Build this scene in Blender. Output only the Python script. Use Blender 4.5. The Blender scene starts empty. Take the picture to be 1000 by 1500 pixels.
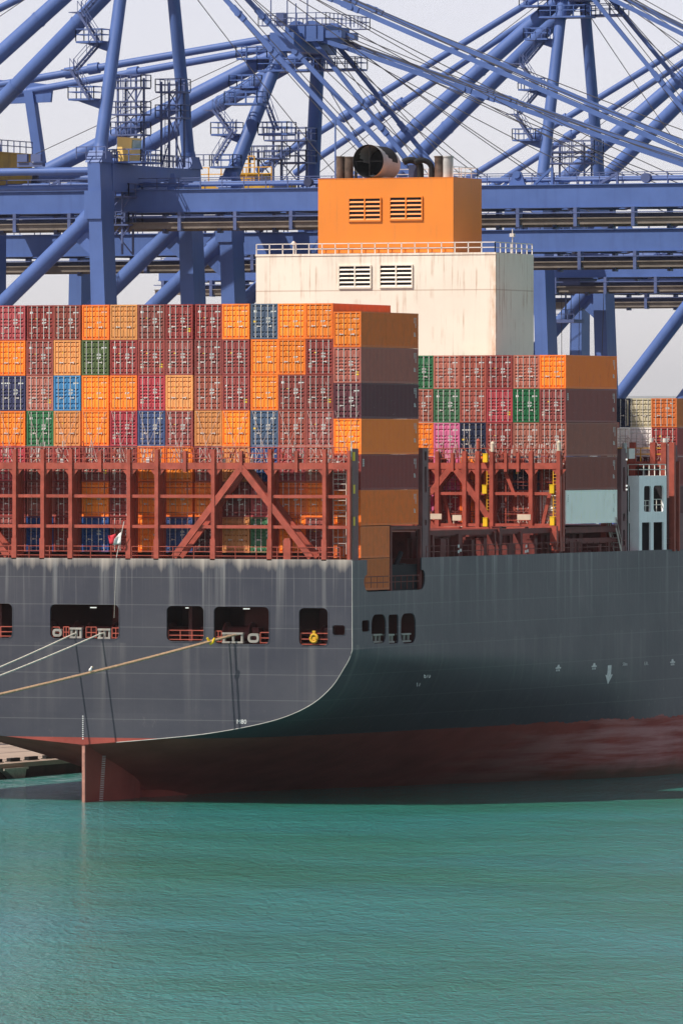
import bpy, bmesh, math, random
from mathutils import Vector, Matrix
random.seed(7)
R = math.radians
sc = bpy.context.scene
COL = sc.collection

# ---------------------------------------------------------------- survey: pixel of the photograph <-> place
TH = R(23.1); F = 12420.0; HZ = 650.0; CH = 29.6
DX, DY = -math.sin(TH), math.cos(TH)          # view direction
RX, RY = math.cos(TH), math.sin(TH)           # picture right
CX, CY = -700*DX + 21.3*RX, -700*DY + 21.3*RY
def depth(X, Y): return (X-CX)*DX + (Y-CY)*DY
def X_at(px, Y):
    k = (px-500)/F
    return CX + (Y-CY)*(k*DY-RY)/(RX-k*DX)
def Y_at(px, X):
    k = (px-500)/F
    return CY + (X-CX)*(k*DX-RX)/(RY-k*DY)
def Z_at(py, X, Y): return CH - (py-HZ)*depth(X, Y)/F
def on_Y(px, py, Y):
    X = X_at(px, Y); return Vector((X, Y, Z_at(py, X, Y)))
def on_X(px, py, X):
    Y = Y_at(px, X); return Vector((X, Y, Z_at(py, X, Y)))

# ---------------------------------------------------------------- node helpers
def new_mat(name):
    m = bpy.data.materials.new(name); m.use_nodes = True
    nt = m.node_tree
    return m, nt, nt.nodes['Principled BSDF']
def N(nt, typ, **kw):
    n = nt.nodes.new(typ)
    for k, v in kw.items():
        if k.startswith('i_'):
            n.inputs[k[2:].replace('_', ' ')].default_value = v
        else: setattr(n, k, v)
    return n
def math_(nt, op, a, b=None, c=None, clamp=False):
    n = nt.nodes.new('ShaderNodeMath'); n.operation = op; n.use_clamp = clamp
    for i, v in enumerate((a, b, c)):
        if v is None: continue
        if isinstance(v, (int, float)): n.inputs[i].default_value = v
        else: nt.links.new(v, n.inputs[i])
    return n.outputs[0]
def mixc(nt, fac, a, b, mode='MIX'):
    n = nt.nodes.new('ShaderNodeMix'); n.data_type = 'RGBA'; n.blend_type = mode
    for s, v in ((n.inputs[0], fac), (n.inputs[6], a), (n.inputs[7], b)):
        if isinstance(v, (int, float)): s.default_value = v
        elif isinstance(v, (tuple, list)): s.default_value = (*v[:3], 1)
        else: nt.links.new(v, s)
    return n.outputs[2]
def ramp(nt, fac, lo, hi):
    n = nt.nodes.new('ShaderNodeMapRange'); n.inputs[1].default_value = lo; n.inputs[2].default_value = hi
    nt.links.new(fac, n.inputs[0]); return n.outputs[0]
def world_pos(nt):
    g = nt.nodes.new('ShaderNodeNewGeometry'); return g.outputs['Position']
def obj_pos(nt):
    g = nt.nodes.new('ShaderNodeTexCoord'); return g.outputs['Object']
def sep(nt, v):
    s = nt.nodes.new('ShaderNodeSeparateXYZ'); nt.links.new(v, s.inputs[0]); return s.outputs
def comb(nt, x, y, z):
    s = nt.nodes.new('ShaderNodeCombineXYZ')
    for i, v in enumerate((x, y, z)):
        if isinstance(v, (int, float)): s.inputs[i].default_value = v
        else: nt.links.new(v, s.inputs[i])
    return s.outputs[0]
def noise(nt, vec, scale, detail=4, rough=.55):
    n = nt.nodes.new('ShaderNodeTexNoise'); n.inputs['Scale'].default_value = scale
    n.inputs['Detail'].default_value = detail; n.inputs['Roughness'].default_value = rough
    nt.links.new(vec, n.inputs['Vector']); return n.outputs[0]
def streak(nt, P, hs, vs, lo, hi):
    x, y, z = sep(nt, P)
    v = comb(nt, math_(nt, 'MULTIPLY', math_(nt, 'ADD', x, y), hs), 0.0, math_(nt, 'MULTIPLY', z, vs))
    return ramp(nt, noise(nt, v, 1.0, 5, .6), lo, hi)
MATS = {}
def plain(name, col, rough=.5, metal=0.0, var=.25, scale=.6, bump=0.0, dirt=None, dirt_amt=.5):
    """painted surface with blotchy wear and vertical dirt"""
    m, nt, b = new_mat(name)
    P = world_pos(nt)
    n1 = noise(nt, P, scale, 5, .6)
    c = mixc(nt, ramp(nt, n1, .3, .7), tuple(v*(1-var) for v in col), tuple(min(1, v*(1+var)) for v in col))
    if dirt:
        s = streak(nt, P, 1.6, .12, .52, .8)
        c = mixc(nt, math_(nt, 'MULTIPLY', s, dirt_amt), c, dirt)
    nt.links.new(c, b.inputs['Base Color'])
    nt.links.new(math_(nt, 'ADD', math_(nt, 'MULTIPLY', n1, .25), rough-.12), b.inputs['Roughness'])
    b.inputs['Metallic'].default_value = metal
    b.inputs['Specular IOR Level'].default_value = .28
    MATS[name] = m
    return m
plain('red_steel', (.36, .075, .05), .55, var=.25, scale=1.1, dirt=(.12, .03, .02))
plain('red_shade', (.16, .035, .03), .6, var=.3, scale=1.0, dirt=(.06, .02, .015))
plain('deck_red', (.15, .04, .032), .7, var=.3)
plain('crane_blue', (.074, .134, .350), .5, var=.10, scale=.35, dirt=(.05, .085, .24), dirt_amt=.5)
plain('crane_dark', (.035, .045, .10), .5, var=.2)
plain('crane_grey', (.18, .17, .17), .6, var=.3)
plain('rail_tan', (.17, .145, .125), .6, var=.3)
plain('cab_yellow', (.95, .62, .20), .45, var=.1)
plain('mustard', (.55, .32, .035), .5, var=.25, dirt=(.25, .13, .02))
plain('yellow', (.80, .52, .02), .5, var=.12)
plain('galv', (.66, .61, .57), .45, metal=.2, var=.2)
plain('white_paint', (.94, .94, .95), .45, var=.06, scale=.8, dirt=(.38, .26, .18), dirt_amt=.22)
plain('rail_white', (.75, .70, .64), .5, var=.15)
plain('black', (.012, .012, .014), .6, var=.3)
plain('soot', (.014, .014, .016), .8, var=.3)
plain('rust_pipe', (.09, .065, .052), .7, var=.6, scale=1.6, dirt=(.22, .07, .02))
plain('grey_pipe', (.46, .46, .45), .6, var=.15, scale=1.0, dirt=(.2, .15, .12), dirt_amt=.25)
plain('rope_white', (.62, .58, .50), .85, var=.2, scale=4)
plain('rope_brown', (.40, .27, .17), .9, var=.3, scale=4)
plain('white_mark', (.72, .72, .70), .6, var=.2, scale=3)
plain('flag_red', (.55, .03, .05), .7, var=.1)
plain('flag_white', (.82, .80, .78), .7, var=.06)
plain('roller', (.33, .31, .28), .5, var=.3, dirt=(.3, .12, .05))
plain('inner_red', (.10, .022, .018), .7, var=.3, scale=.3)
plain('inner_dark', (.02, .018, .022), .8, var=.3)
plain('cable', (.06, .06, .07), .6, var=.2)
plain('glass', (.25, .36, .36), .15, var=.1)
plain('quay_dark', (.07, .035, .03), .8, var=.4)
plain('rubber', (.015, .014, .014), .8, var=.3)

def lamp_mat():
    m, nt, b = new_mat('lamp_glow'); b.inputs['Emission Color'].default_value = (1, .96, .88, 1)
    b.inputs['Emission Strength'].default_value = .7; b.inputs['Base Color'].default_value = (.8, .8, .8, 1); MATS['lamp_glow'] = m
lamp_mat()

def container_mat():
    m, nt, b = new_mat('container_paint')
    oi = N(nt, 'ShaderNodeObjectInfo'); P = obj_pos(nt); W = world_pos(nt)
    col = oi.outputs['Color']
    n1 = noise(nt, W, 1.3, 6, .65)
    c = mixc(nt, ramp(nt, n1, .35, .75), col, mixc(nt, 1.0, col, (1.25, 1.2, 1.15), 'MULTIPLY'))
    x, y, z = sep(nt, W)
    s = streak(nt, W, 3.2, .35, .55, .8)
    c = mixc(nt, math_(nt, 'MULTIPLY', s, .5), c, mixc(nt, 1.0, col, (.45, .4, .38), 'MULTIPLY'))
    r = ramp(nt, noise(nt, W, 2.6, 8, .75), .63, .74)
    c = mixc(nt, math_(nt, 'MULTIPLY', r, .6), c, (.11, .045, .025))
    pale = ramp(nt, noise(nt, W, 5.2, 3, .6), .66, .74)
    c = mixc(nt, math_(nt, 'MULTIPLY', pale, .22), c, (.6, .5, .45))
    nt.links.new(c, b.inputs['Base Color'])
    nt.links.new(math_(nt, 'ADD', math_(nt, 'MULTIPLY', n1, .3), .32), b.inputs['Roughness'])
    b.inputs['Specular IOR Level'].default_value = .18
    MATS['container_paint'] = m
container_mat()

def hull_mat():
    m, nt, b = new_mat('hull_paint')
    P = world_pos(nt); x, y, z = sep(nt, P)
    a = math_(nt, 'ADD', x, y)
    blot = noise(nt, P, .09, 6, .6)
    grey = mixc(nt, ramp(nt, blot, .3, .7), (.032, .034, .050), (.056, .056, .070))
    # plate seams
    # long pale run-off streaks from the deck edge
    top = ramp(nt, z, 11.5, 20.4)
    s1 = streak(nt, P, 1.05, .03, .54, .72)
    s2 = streak(nt, P, 4.2, .05, .57, .73)
    st = math_(nt, 'MULTIPLY', math_(nt, 'ADD', math_(nt, 'MULTIPLY', s1, .55), math_(nt, 'MULTIPLY', s2, .5), clamp=True), math_(nt, 'POWER', top, 1.6))
    c = mixc(nt, math_(nt, 'MULTIPLY', st, .85), grey, (.42, .41, .40))
    # chalky worn edge at the top of the transom
    edge = ramp(nt, math_(nt, 'ADD', z, math_(nt, 'MULTIPLY', streak(nt, P, .8, .0, .3, .75), 1.6)), 20.1, 21.3)
    onst = math_(nt, 'LESS_THAN', y, .4)
    c = mixc(nt, math_(nt, 'MULTIPLY', math_(nt, 'MULTIPLY', edge, onst), .85), c, (.50, .43, .37))
    # streaks under the mooring openings
    low = math_(nt, 'MULTIPLY', ramp(nt, z, 5.0, 13.2), math_(nt, 'LESS_THAN', z, 13.2))
    s3 = streak(nt, P, .9, .03, .52, .78)
    c = mixc(nt, math_(nt, 'MULTIPLY', math_(nt, 'MULTIPLY', low, s3), .30), c, (.30, .28, .26))
    # scuffs near the boot line
    sc_ = math_(nt, 'MULTIPLY', ramp(nt, noise(nt, comb(nt, math_(nt, 'MULTIPLY', a, 1.5), 0.0, math_(nt, 'MULTIPLY', z, .8)), 1.0, 9, .85), .58, .66), math_(nt, 'MULTIPLY', ramp(nt, z, 9.8, 6.5), ramp(nt, y, -30.0, 60.0)))
    c = mixc(nt, math_(nt, 'MULTIPLY', sc_, .5), c, (.42, .36, .34))
    # weld lines
    va = math_(nt, 'ABSOLUTE', math_(nt, 'SUBTRACT', math_(nt, 'FRACT', math_(nt, 'MULTIPLY', a, .11)), .5))
    c = mixc(nt, math_(nt, 'MULTIPLY', math_(nt, 'LESS_THAN', va, .0045), .12), c, (.02, .02, .025))
    patch = noise(nt, comb(nt, math_(nt, 'FLOOR', math_(nt, 'MULTIPLY', a, .11)), 0.0, math_(nt, 'FLOOR', math_(nt, 'MULTIPLY', z, .27))), 3.7, 0)
    c = mixc(nt, ramp(nt, patch, .3, .7), c, mixc(nt, 1.0, c, (1.16, 1.15, 1.13), 'MULTIPLY'))
    for zz in (18.6, 16.35, 14.5, 12.9, 10.7, 8.6, 6.9):
        d = math_(nt, 'ABSOLUTE', math_(nt, 'SUBTRACT', z, zz))
        c = mixc(nt, math_(nt, 'MULTIPLY', math_(nt, 'LESS_THAN', d, .035), .22), c, (.25, .25, .25))
    # antifouling
    rn = noise(nt, P, .25, 6, .6)
    red = mixc(nt, ramp(nt, rn, .3, .7), (.23, .050, .040), (.37, .085, .066))
    w1 = math_(nt, 'MULTIPLY', ramp(nt, noise(nt, comb(nt, math_(nt, 'MULTIPLY', a, .05), 0.0, math_(nt, 'MULTIPLY', z, .9)), 1.0, 5, .6), .43, .60), ramp(nt, y, 38.0, 60.0))
    red = mixc(nt, math_(nt, 'MULTIPLY', w1, .72), red, (.52, .29, .275))
    foul = math_(nt, 'MULTIPLY', ramp(nt, math_(nt, 'ADD', z, math_(nt, 'MULTIPLY', noise(nt, P, .4, 4), -1.4)), 1.0, -.4), math_(nt, 'MULTIPLY', ramp(nt, y, 40.0, 62.0), .85))
    red = mixc(nt, foul, red, (.085, .075, .05))
    zb = math_(nt, 'ADD', z, math_(nt, 'MULTIPLY', math_(nt, 'SUBTRACT', noise(nt, P, .35, 5, .7), .5), math_(nt, 'MULTIPLY', ramp(nt, y, 20.0, 70.0), 1.6)))
    c = mixc(nt, math_(nt, 'LESS_THAN', zb, 5.36), c, red)
    nt.links.new(c, b.inputs['Base Color'])
    nt.links.new(math_(nt, 'ADD', math_(nt, 'MULTIPLY', math_(nt, 'LESS_THAN', zb, 5.36), .3), math_(nt, 'ADD', math_(nt, 'MULTIPLY', blot, .3), .32)), b.inputs['Roughness'])
    nt.links.new(math_(nt, 'SUBTRACT', .42, math_(nt, 'MULTIPLY', math_(nt, 'LESS_THAN', zb, 5.36), .3)), b.inputs['Specular IOR Level'])
    bp = N(nt, 'ShaderNodeBump'); bp.inputs['Strength'].default_value = .35; bp.inputs['Distance'].default_value = .12
    nt.links.new(noise(nt, P, .55, 3, .5), bp.inputs['Height']); nt.links.new(bp.outputs[0], b.inputs['Normal'])
    MATS['hull_paint'] = m
hull_mat()

def casing_mat(name, col, seam):
    m, nt, b = new_mat(name)
    P = world_pos(nt); x, y, z = sep(nt, P)
    n = noise(nt, P, .18, 5, .6)
    c = mixc(nt, ramp(nt, n, .3, .7), tuple(v*.93 for v in col), tuple(min(1, v*1.05) for v in col))
    s = streak(nt, P, 1.1, .05, .55, .8)
    c = mixc(nt, math_(nt, 'MULTIPLY', s, .25), c, tuple(v*.7 for v in col))
    r = math_(nt, 'MULTIPLY', streak(nt, P, 2.6, .11, .52, .65), ramp(nt, noise(nt, P, .3, 3), .45, .62))
    c = mixc(nt, math_(nt, 'MULTIPLY', r, .65 if seam else .25), c, (.38, .16, .06))
    if seam:
        d = math_(nt, 'ABSOLUTE', math_(nt, 'SUBTRACT', z, 43.25))
        c = mixc(nt, math_(nt, 'MULTIPLY', math_(nt, 'LESS_THAN', d, .05), .5), c, (.35, .2, .12))
        xe = X_at(725.5, 60.0)
        cr = math_(nt, 'MULTIPLY', math_(nt, 'MULTIPLY', math_(nt, 'LESS_THAN', y, 60.3), ramp(nt, x, xe-.9, xe-.02)), ramp(nt, noise(nt, comb(nt, math_(nt, 'MULTIPLY', x, 1.5), 0.0, math_(nt, 'MULTIPLY', z, .35)), 1.0, 5, .65), .42, .62))
        c = mixc(nt, math_(nt, 'MULTIPLY', cr, .75), c, (.50, .24, .09))
        e = math_(nt, 'MULTIPLY', ramp(nt, z, 45.2, 46.6), streak(nt, P, 2.2, .1, .5, .7))
        c = mixc(nt, math_(nt, 'MULTIPLY', e, .4), c, (.45, .24, .12))
    nt.links.new(c, b.inputs['Base Color']); b.inputs['Roughness'].default_value = .5
    MATS[name] = m
casing_mat('casing_cream', (.84, .76, .64), True)
casing_mat('casing_orange', (.80, .235, .02), False)

def water_mat():
    m, nt, b = new_mat('sea_water')
    P = world_pos(nt); x, y, z = sep(nt, P)
    n = noise(nt, P, .016, 6, .6)
    c = mixc(nt, ramp(nt, n, .38, .62), (.028, .225, .155), (.042, .275, .275))
    foam_d = noise(nt, comb(nt, math_(nt, 'MULTIPLY', x, .5), math_(nt, 'MULTIPLY', y, .5), 0.0), 1.0, 6, .7)
    near_q = math_(nt, 'MULTIPLY', math_(nt, 'LESS_THAN', x, -17.0), math_(nt, 'GREATER_THAN', y, 20.0))
    c = mixc(nt, math_(nt, 'MULTIPLY', math_(nt, 'MULTIPLY', ramp(nt, foam_d, .48, .62), near_q), .6), c, (.5, .6, .65))
    nt.links.new(c, b.inputs['Base Color'])
    b.inputs['Roughness'].default_value = .06; b.inputs['IOR'].default_value = 1.4
    # wind ripples, crests running across the view
    ca, sa = math.cos(TH), math.sin(TH)
    u = math_(nt, 'ADD', math_(nt, 'MULTIPLY', x, ca), math_(nt, 'MULTIPLY', y, sa))
    v = math_(nt, 'ADD', math_(nt, 'MULTIPLY', x, -sa), math_(nt, 'MULTIPLY', y, ca))
    def wave(us, vs, det):
        return noise(nt, comb(nt, math_(nt, 'MULTIPLY', u, us), math_(nt, 'MULTIPLY', v, vs), 0.0), 1.0, det, .6)
    h = math_(nt, 'ADD', math_(nt, 'MULTIPLY', wave(.66, .24, 3), .62), math_(nt, 'MULTIPLY', wave(2.1, .75, 5), .46))
    h = math_(nt, 'ADD', h, math_(nt, 'MULTIPLY', wave(4.2, 1.5, 3), .16))
    h = math_(nt, 'ADD', h, math_(nt, 'MULTIPLY', wave(.035, .018, 2), 3.0))
    bp = N(nt, 'ShaderNodeBump'); bp.inputs['Strength'].default_value = 1.0; bp.inputs['Distance'].default_value = .78
    nt.links.new(h, bp.inputs['Height']); nt.links.new(bp.outputs[0], b.inputs['Normal'])
    MATS['sea_water'] = m
water_mat()

def quay_mat():
    m, nt, b = new_mat('quay_concrete')
    P = world_pos(nt); x, y, z = sep(nt, P)
    c = mixc(nt, ramp(nt, noise(nt, P, .15, 6, .65), .3, .7), (.30, .215, .165), (.42, .32, .25))
    for x0, w in ((-31, .25), (-57, .25), (-29.2, .12), (-38, .3), (-44, .3), (-50, .3)):  # dark apron stripes: crane rails, plus shadows painted into the concrete
        d = math_(nt, 'ABSOLUTE', math_(nt, 'SUBTRACT', x, x0))
        c = mixc(nt, math_(nt, 'MULTIPLY', math_(nt, 'LESS_THAN', d, w), .8), c, (.12, .09, .08))
    nt.links.new(c, b.inputs['Base Color']); b.inputs['Roughness'].default_value = .85
    MATS['quay_concrete'] = m
quay_mat()
plain('hill_green', (.07, .085, .06), .9, var=.35, scale=.004)

# ---------------------------------------------------------------- mesh builder
class MB:
    def __init__(s): s.v = []; s.f = []; s.sm = []; s.mi = []; s.m = 0
    def add(s, vs, fs, smooth=False):
        o = len(s.v); s.v += [tuple(p) for p in vs]
        for f in fs:
            s.f.append([i+o for i in f]); s.sm.append(smooth); s.mi.append(s.m)
        return s
    def hexa(s, p):
        return s.add(p, [(0,3,2,1),(4,5,6,7),(0,1,5,4),(1,2,6,5),(2,3,7,6),(3,0,4,7)])
    def box(s, x0, x1, y0, y1, z0, z1):
        return s.hexa([(x0,y0,z0),(x1,y0,z0),(x1,y1,z0),(x0,y1,z0),(x0,y0,z1),(x1,y0,z1),(x1,y1,z1),(x0,y1,z1)])
    def post(s, p, q, wx0, wy0, wx1=None, wy1=None):
        """column with horizontal ends"""
        wx1 = wx0 if wx1 is None else wx1; wy1 = wy0 if wy1 is None else wy1
        pts = []
        for c, wx, wy in ((p, wx0, wy0), (q, wx1, wy1)):
            for sx, sy in ((-1,-1),(1,-1),(1,1),(-1,1)):
                pts.append((c[0]+sx*wx/2, c[1]+sy*wy/2, c[2]))
        return s.hexa(pts)
    def bar(s, p, q, w, h, up=(0,0,1)):
        p, q = Vector(p), Vector(q); d = (q-p).normalized(); up = Vector(up)
        if abs(d.dot(up)) > .98: up = Vector((0,1,0)) if abs(d.y) < .9 else Vector((1,0,0))
        a = d.cross(up).normalized(); b = a.cross(d)
        pts = []
        for c in (p, q):
            for i, j in ((-1,-1),(1,-1),(1,1),(-1,1)): pts.append(c + a*(i*w/2) + b*(j*h/2))
        return s.hexa(pts)
    def tube(s, p, q, r, r2=None, n=10, caps=True):
        p, q = Vector(p), Vector(q); r2 = r if r2 is None else r2
        d = (q-p).normalized(); up = Vector((0,0,1)) if abs(d.z) < .95 else Vector((1,0,0))
        a = d.cross(up).normalized(); b = a.cross(d)
        pts = []
        for c, rr in ((p, r), (q, r2)):
            for i in range(n):
                t = 2*math.pi*i/n; pts.append(c + a*(math.cos(t)*rr) + b*(math.sin(t)*rr))
        s.add(pts, [(i, i+n, (i+1)%n+n, (i+1)%n) for i in range(n)], True)
        if caps:
            s.add(pts[:n], [tuple(range(n))]); s.add(pts[n:], [tuple(reversed(range(n)))])
        return s
    def path(s, pts, r, n=8):
        pts = [Vector(p) for p in pts]; ring = []
        for i, p in enumerate(pts):
            d = (pts[min(i+1, len(pts)-1)] - pts[max(i-1, 0)]).normalized()
            up = Vector((0,0,1)) if abs(d.z) < .95 else Vector((1,0,0))
            a = d.cross(up).normalized(); b = a.cross(d)
            rr = r[i] if isinstance(r, (list, tuple)) else r
            ring += [p + a*(math.cos(2*math.pi*k/n)*rr) + b*(math.sin(2*math.pi*k/n)*rr) for k in range(n)]
        fs = []
        for i in range(len(pts)-1):
            for k in range(n): fs.append((i*n+k, (i+1)*n+k, (i+1)*n+(k+1)%n, i*n+(k+1)%n))
        s.add(ring, fs, True)
        s.add(ring[:n], [tuple(range(n))]); s.add(ring[-n:], [tuple(reversed(range(n)))])
        return s
    def prism(s, poly, axis, a0, a1):
        """polygon extruded along x, y or z (axis 0, 1, 2)"""
        n = len(poly); pts = []
        for a in (a0, a1):
            for u, v in poly:
                pts.append({0: (a,u,v), 1: (u,a,v), 2: (u,v,a)}[axis])
        s.add(pts, [tuple(range(n)), tuple(reversed(range(n, 2*n)))] + [(i, i+n, (i+1)%n+n, (i+1)%n) for i in range(n)])
        return s
    def mesh(s, name, mats):
        me = bpy.data.meshes.new(name); me.from_pydata(s.v, [], s.f)
        me.polygons.foreach_set('use_smooth', s.sm); me.polygons.foreach_set('material_index', s.mi)
        for m in (mats if isinstance(mats, (list, tuple)) else [mats]): me.materials.append(MATS[m])
        bm = bmesh.new(); bm.from_mesh(me); bmesh.ops.recalc_face_normals(bm, faces=bm.faces); bm.to_mesh(me); bm.free()
        me.update(); return me
    def build(s, name, mats, parent=None):
        o = bpy.data.objects.new(name, s.mesh(name, mats)); COL.objects.link(o)
        if parent is not None: o.parent = parent
        return o
def tag(o, label=None, cat=None, group=None, kind=None):
    if label: o['label'] = label
    if cat: o['category'] = cat
    if group: o['group'] = group
    if kind: o['kind'] = kind
    return o
def empty(name, loc=(0,0,0)):
    o = bpy.data.objects.new(name, None); COL.objects.link(o); o.location = loc; return o
def child(mb, name, mat, root):
    """mesh given in world space under an Empty that sits somewhere else"""
    o = mb.build(name, mat, root); o.matrix_parent_inverse = Matrix.Translation(-Vector(root.location)) if root.type == 'EMPTY' else Matrix.Identity(4)
    return o
def rrect(x0, x1, y0, y1, r, n=5):
    pts = []
    for cx, cy, a0 in ((x1-r, y0+r, -90), (x1-r, y1-r, 0), (x0+r, y1-r, 90), (x0+r, y0+r, 180)):
        for i in range(n+1):
            t = R(a0 + 90*i/n); pts.append((cx+math.cos(t)*r, cy+math.sin(t)*r))
    return pts
def plate(outline, holes, th, M, name, mat, parent=None):
    """flat plate with real openings; M takes (a, b, thickness) to the world"""
    cu = bpy.data.curves.new('tmp', 'CURVE'); cu.dimensions = '2D'; cu.fill_mode = 'BOTH'; cu.extrude = th/2
    for loop in [outline] + list(holes):
        sp = cu.splines.new('POLY'); sp.points.add(len(loop)-1); sp.use_cyclic_u = True
        for p, q in zip(sp.points, loop): p.co = (q[0], q[1], 0, 1)
    t = bpy.data.objects.new('tmp', cu); COL.objects.link(t); bpy.context.view_layer.update()
    me = bpy.data.meshes.new_from_object(t.evaluated_get(bpy.context.evaluated_depsgraph_get()))
    bpy.data.objects.remove(t); bpy.data.curves.remove(cu)
    me.name = name; me.materials.clear(); me.materials.append(MATS[mat])
    me.transform(M); me.polygons.foreach_set('use_smooth', [False]*len(me.polygons))
    bm = bmesh.new(); bm.from_mesh(me); bmesh.ops.remove_doubles(bm, verts=bm.verts, dist=1e-4); bmesh.ops.recalc_face_normals(bm, faces=bm.faces); bm.to_mesh(me); bm.free()
    o = bpy.data.objects.new(name, me); COL.objects.link(o)
    if parent is not None: o.parent = parent
    return o
def M_Y(Y): return Matrix(((1,0,0,0),(0,0,-1,Y),(0,1,0,0),(0,0,0,1)))   # (a,b) -> (X=a, Z=b) on plane Y
def M_X(X): return Matrix(((0,0,1,X),(1,0,0,0),(0,1,0,0),(0,0,0,1)))    # (a,b) -> (Y=a, Z=b) on plane X
def railing(mb, pts, h=1.05, step=1.8, r=.028, rails=(1.0, .55)):
    for p, q in zip(pts, pts[1:]):
        p, q = Vector(p), Vector(q); n = max(1, round((q-p).length/step))
        for k in rails: mb.bar(p+Vector((0,0,h*k)), q+Vector((0,0,h*k)), 2*r, 2*r)
        for i in range(n+1):
            c = p.lerp(q, i/n); mb.bar(c, c+Vector((0,0,h)), 2*r, 2*r)
    return mb
def stair(mb, p, q, w, axis, r=.05):
    """open steel stair with handrails from p up to q; axis: sideways direction"""
    p, q, s = Vector(p), Vector(q), Vector(axis)*w/2
    for d in (-1, 1):
        mb.bar(p+s*d, q+s*d, .06, .22)
        mb.bar(p+s*d+Vector((0,0,1.0)), q+s*d+Vector((0,0,1.0)), .05, .05)
        n = max(2, round((q-p).length/1.5))
        for i in range(n+1):
            c = p.lerp(q, i/n)+s*d; mb.bar(c, c+Vector((0,0,1.0)), .045, .045)
    n = max(3, round((q-p).z/.42))
    for i in range(1, n):
        c = p.lerp(q, i/n); mb.bar(c-s, c+s, .24, .05)
    return mb
ORD = 'zeroth first second third fourth fifth sixth seventh eighth ninth tenth eleventh twelfth thirteenth fourteenth fifteenth sixteenth seventeenth eighteenth nineteenth'.split()
plain('bar_orange', (.66, .34, .17), .5, var=.2)
plain('plate_grey', (.50, .42, .36), .5, var=.25, scale=3)
plain('ring_yellow', (.62, .34, .02), .6, var=.3, scale=3)
plain('knuckle', (.42, .40, .37), .5, var=.3)
plain('bridge_grey', (.20, .10, .105), .6, var=.2, dirt=(.1, .05, .05))
plain('rudder_edge', (.44, .20, .155), .6, var=.3, scale=2)
plain('galv_rod', (.50, .40, .36), .5, var=.3)
plain('board_beige', (.62, .52, .40), .6, var=.15)
plain('ladder_yellow', (.70, .36, .03), .5, var=.15)
plain('crane_steel', (.085, .115, .25), .5, var=.2)
# ---------------------------------------------------------------- shipping containers
CW = 1.219
def cont_body(L, H):
    m = MB()
    for sx in (-1, 1):
        x0, x1 = sorted((sx*CW, sx*(CW-.12)))
        m.box(x0, x1, 0, .14, 0, H); m.box(x0, x1, L-.14, L, 0, H)
        # side: bottom and top rail, corrugated sheet between
        m.box(x0, x1, .14, L-.14, 0, .17); m.box(x0, x1, .14, L-.14, H-.10, H)
        n = int((L-.28)/.278); d = (L-.28)/n; prof = []
        for i in range(n):
            y = .14+i*d
            prof += [(y, .045), (y+d*.3, .045), (y+d*.5, .008), (y+d*.8, .008)]
        prof.append((L-.14, .045)); vs = []
        for y, dep in prof:
            X = sx*(CW-dep); vs += [(X, y, .17), (X, y, H-.10)]
        m.add(vs, [(2*i, 2*i+1, 2*i+3, 2*i+2) for i in range(len(prof)-1)])
        for yy in (0, L-.178):                     # corner castings, a hair proud of the posts
            for zz in (0, H-.118):
                a, b = sorted((sx*(CW+.004), sx*(CW-.162))); m.box(a, b, yy-.004, yy+.178, zz-.004, zz+.122)
    xi = CW-.12
    m.box(-xi, xi, 0, .12, 0, .15); m.box(-xi, xi, 0, .12, H-.13, H)
    m.box(-xi, xi, L-.12, L, 0, .15); m.box(-xi, xi, L-.12, L, H-.13, H)
    m.box(-xi, xi, L-.10, L-.06, .15, H-.13)
    m.box(-xi, xi, .12, L-.12, H-.05, H-.012); m.box(-xi, xi, .12, L-.12, .06, .14)
    return m
def cont_door(H, sx, style):
    """one door leaf with pressed horizontal panels"""
    z0, z1 = .155, H-.135; h = z1-z0; out, inn = .015, .13
    if style == 0:   bands = [(.03,.13),(.17,.36),(.40,.47),(.51,.58),(.62,.80),(.84,.96)]
    elif style == 1: bands = [(.03,.29),(.32,.48),(.51,.66),(.69,.83),(.86,.97)]
    else:            bands = [(.03,.18),(.215,.28),(.32,.385),(.425,.49),(.53,.595),(.635,.70),(.74,.96)]
    prof = [(z0, inn)]
    for a, b in bands:
        prof += [(z0+a*h-.03, inn), (z0+a*h+.03, out), (z0+b*h-.05, out), (z0+b*h+.035, inn)]
    prof.append((z1, inn))
    xa, xb = sorted((sx*.012, sx*1.085)); m = MB()
    # rim all round, pressed panels in two bays per leaf
    rim = .055; mid = (xa+xb)/2
    for p0, p1 in ((xa+rim, mid-.03), (mid+.03, xb-rim)):
        vs = []
        for z, y in prof: vs += [(p0, y, z), (p1, y, z)]
        m.add(vs, [(2*i, 2*i+1, 2*i+3, 2*i+2) for i in range(len(prof)-1)])
        for pe in (p0, p1):
            vs = []
            for z, y in prof: vs += [(pe, y, z), (pe, inn+.01, z)]
            m.add(vs, [(2*i, 2*i+1, 2*i+3, 2*i+2) for i in range(len(prof)-1)])
    m.box(xa, xa+rim, .05, .15, z0, z1); m.box(xb-rim, xb, .05, .15, z0, z1)
    m.box(mid-.03, mid+.03, .06, .15, z0, z1)
    return m
def cont_bar(H, x):
    m = MB(); m.tube((x, .0, .07), (x, .0, H-.06), .034, n=6)
    for z in (.16, .9, 1.75, H-.2): m.box(x-.05, x+.05, -.005, .05, z, z+.07)
    return m
def cont_handle(x, sx):
    m = MB(); m.box(min(x, x+sx*.34), max(x, x+sx*.34), -.06, -.03, 1.02, 1.075)
    m.box(x+sx*.3-.04, x+sx*.3+.04, -.07, .04, .98, 1.12); return m
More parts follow.
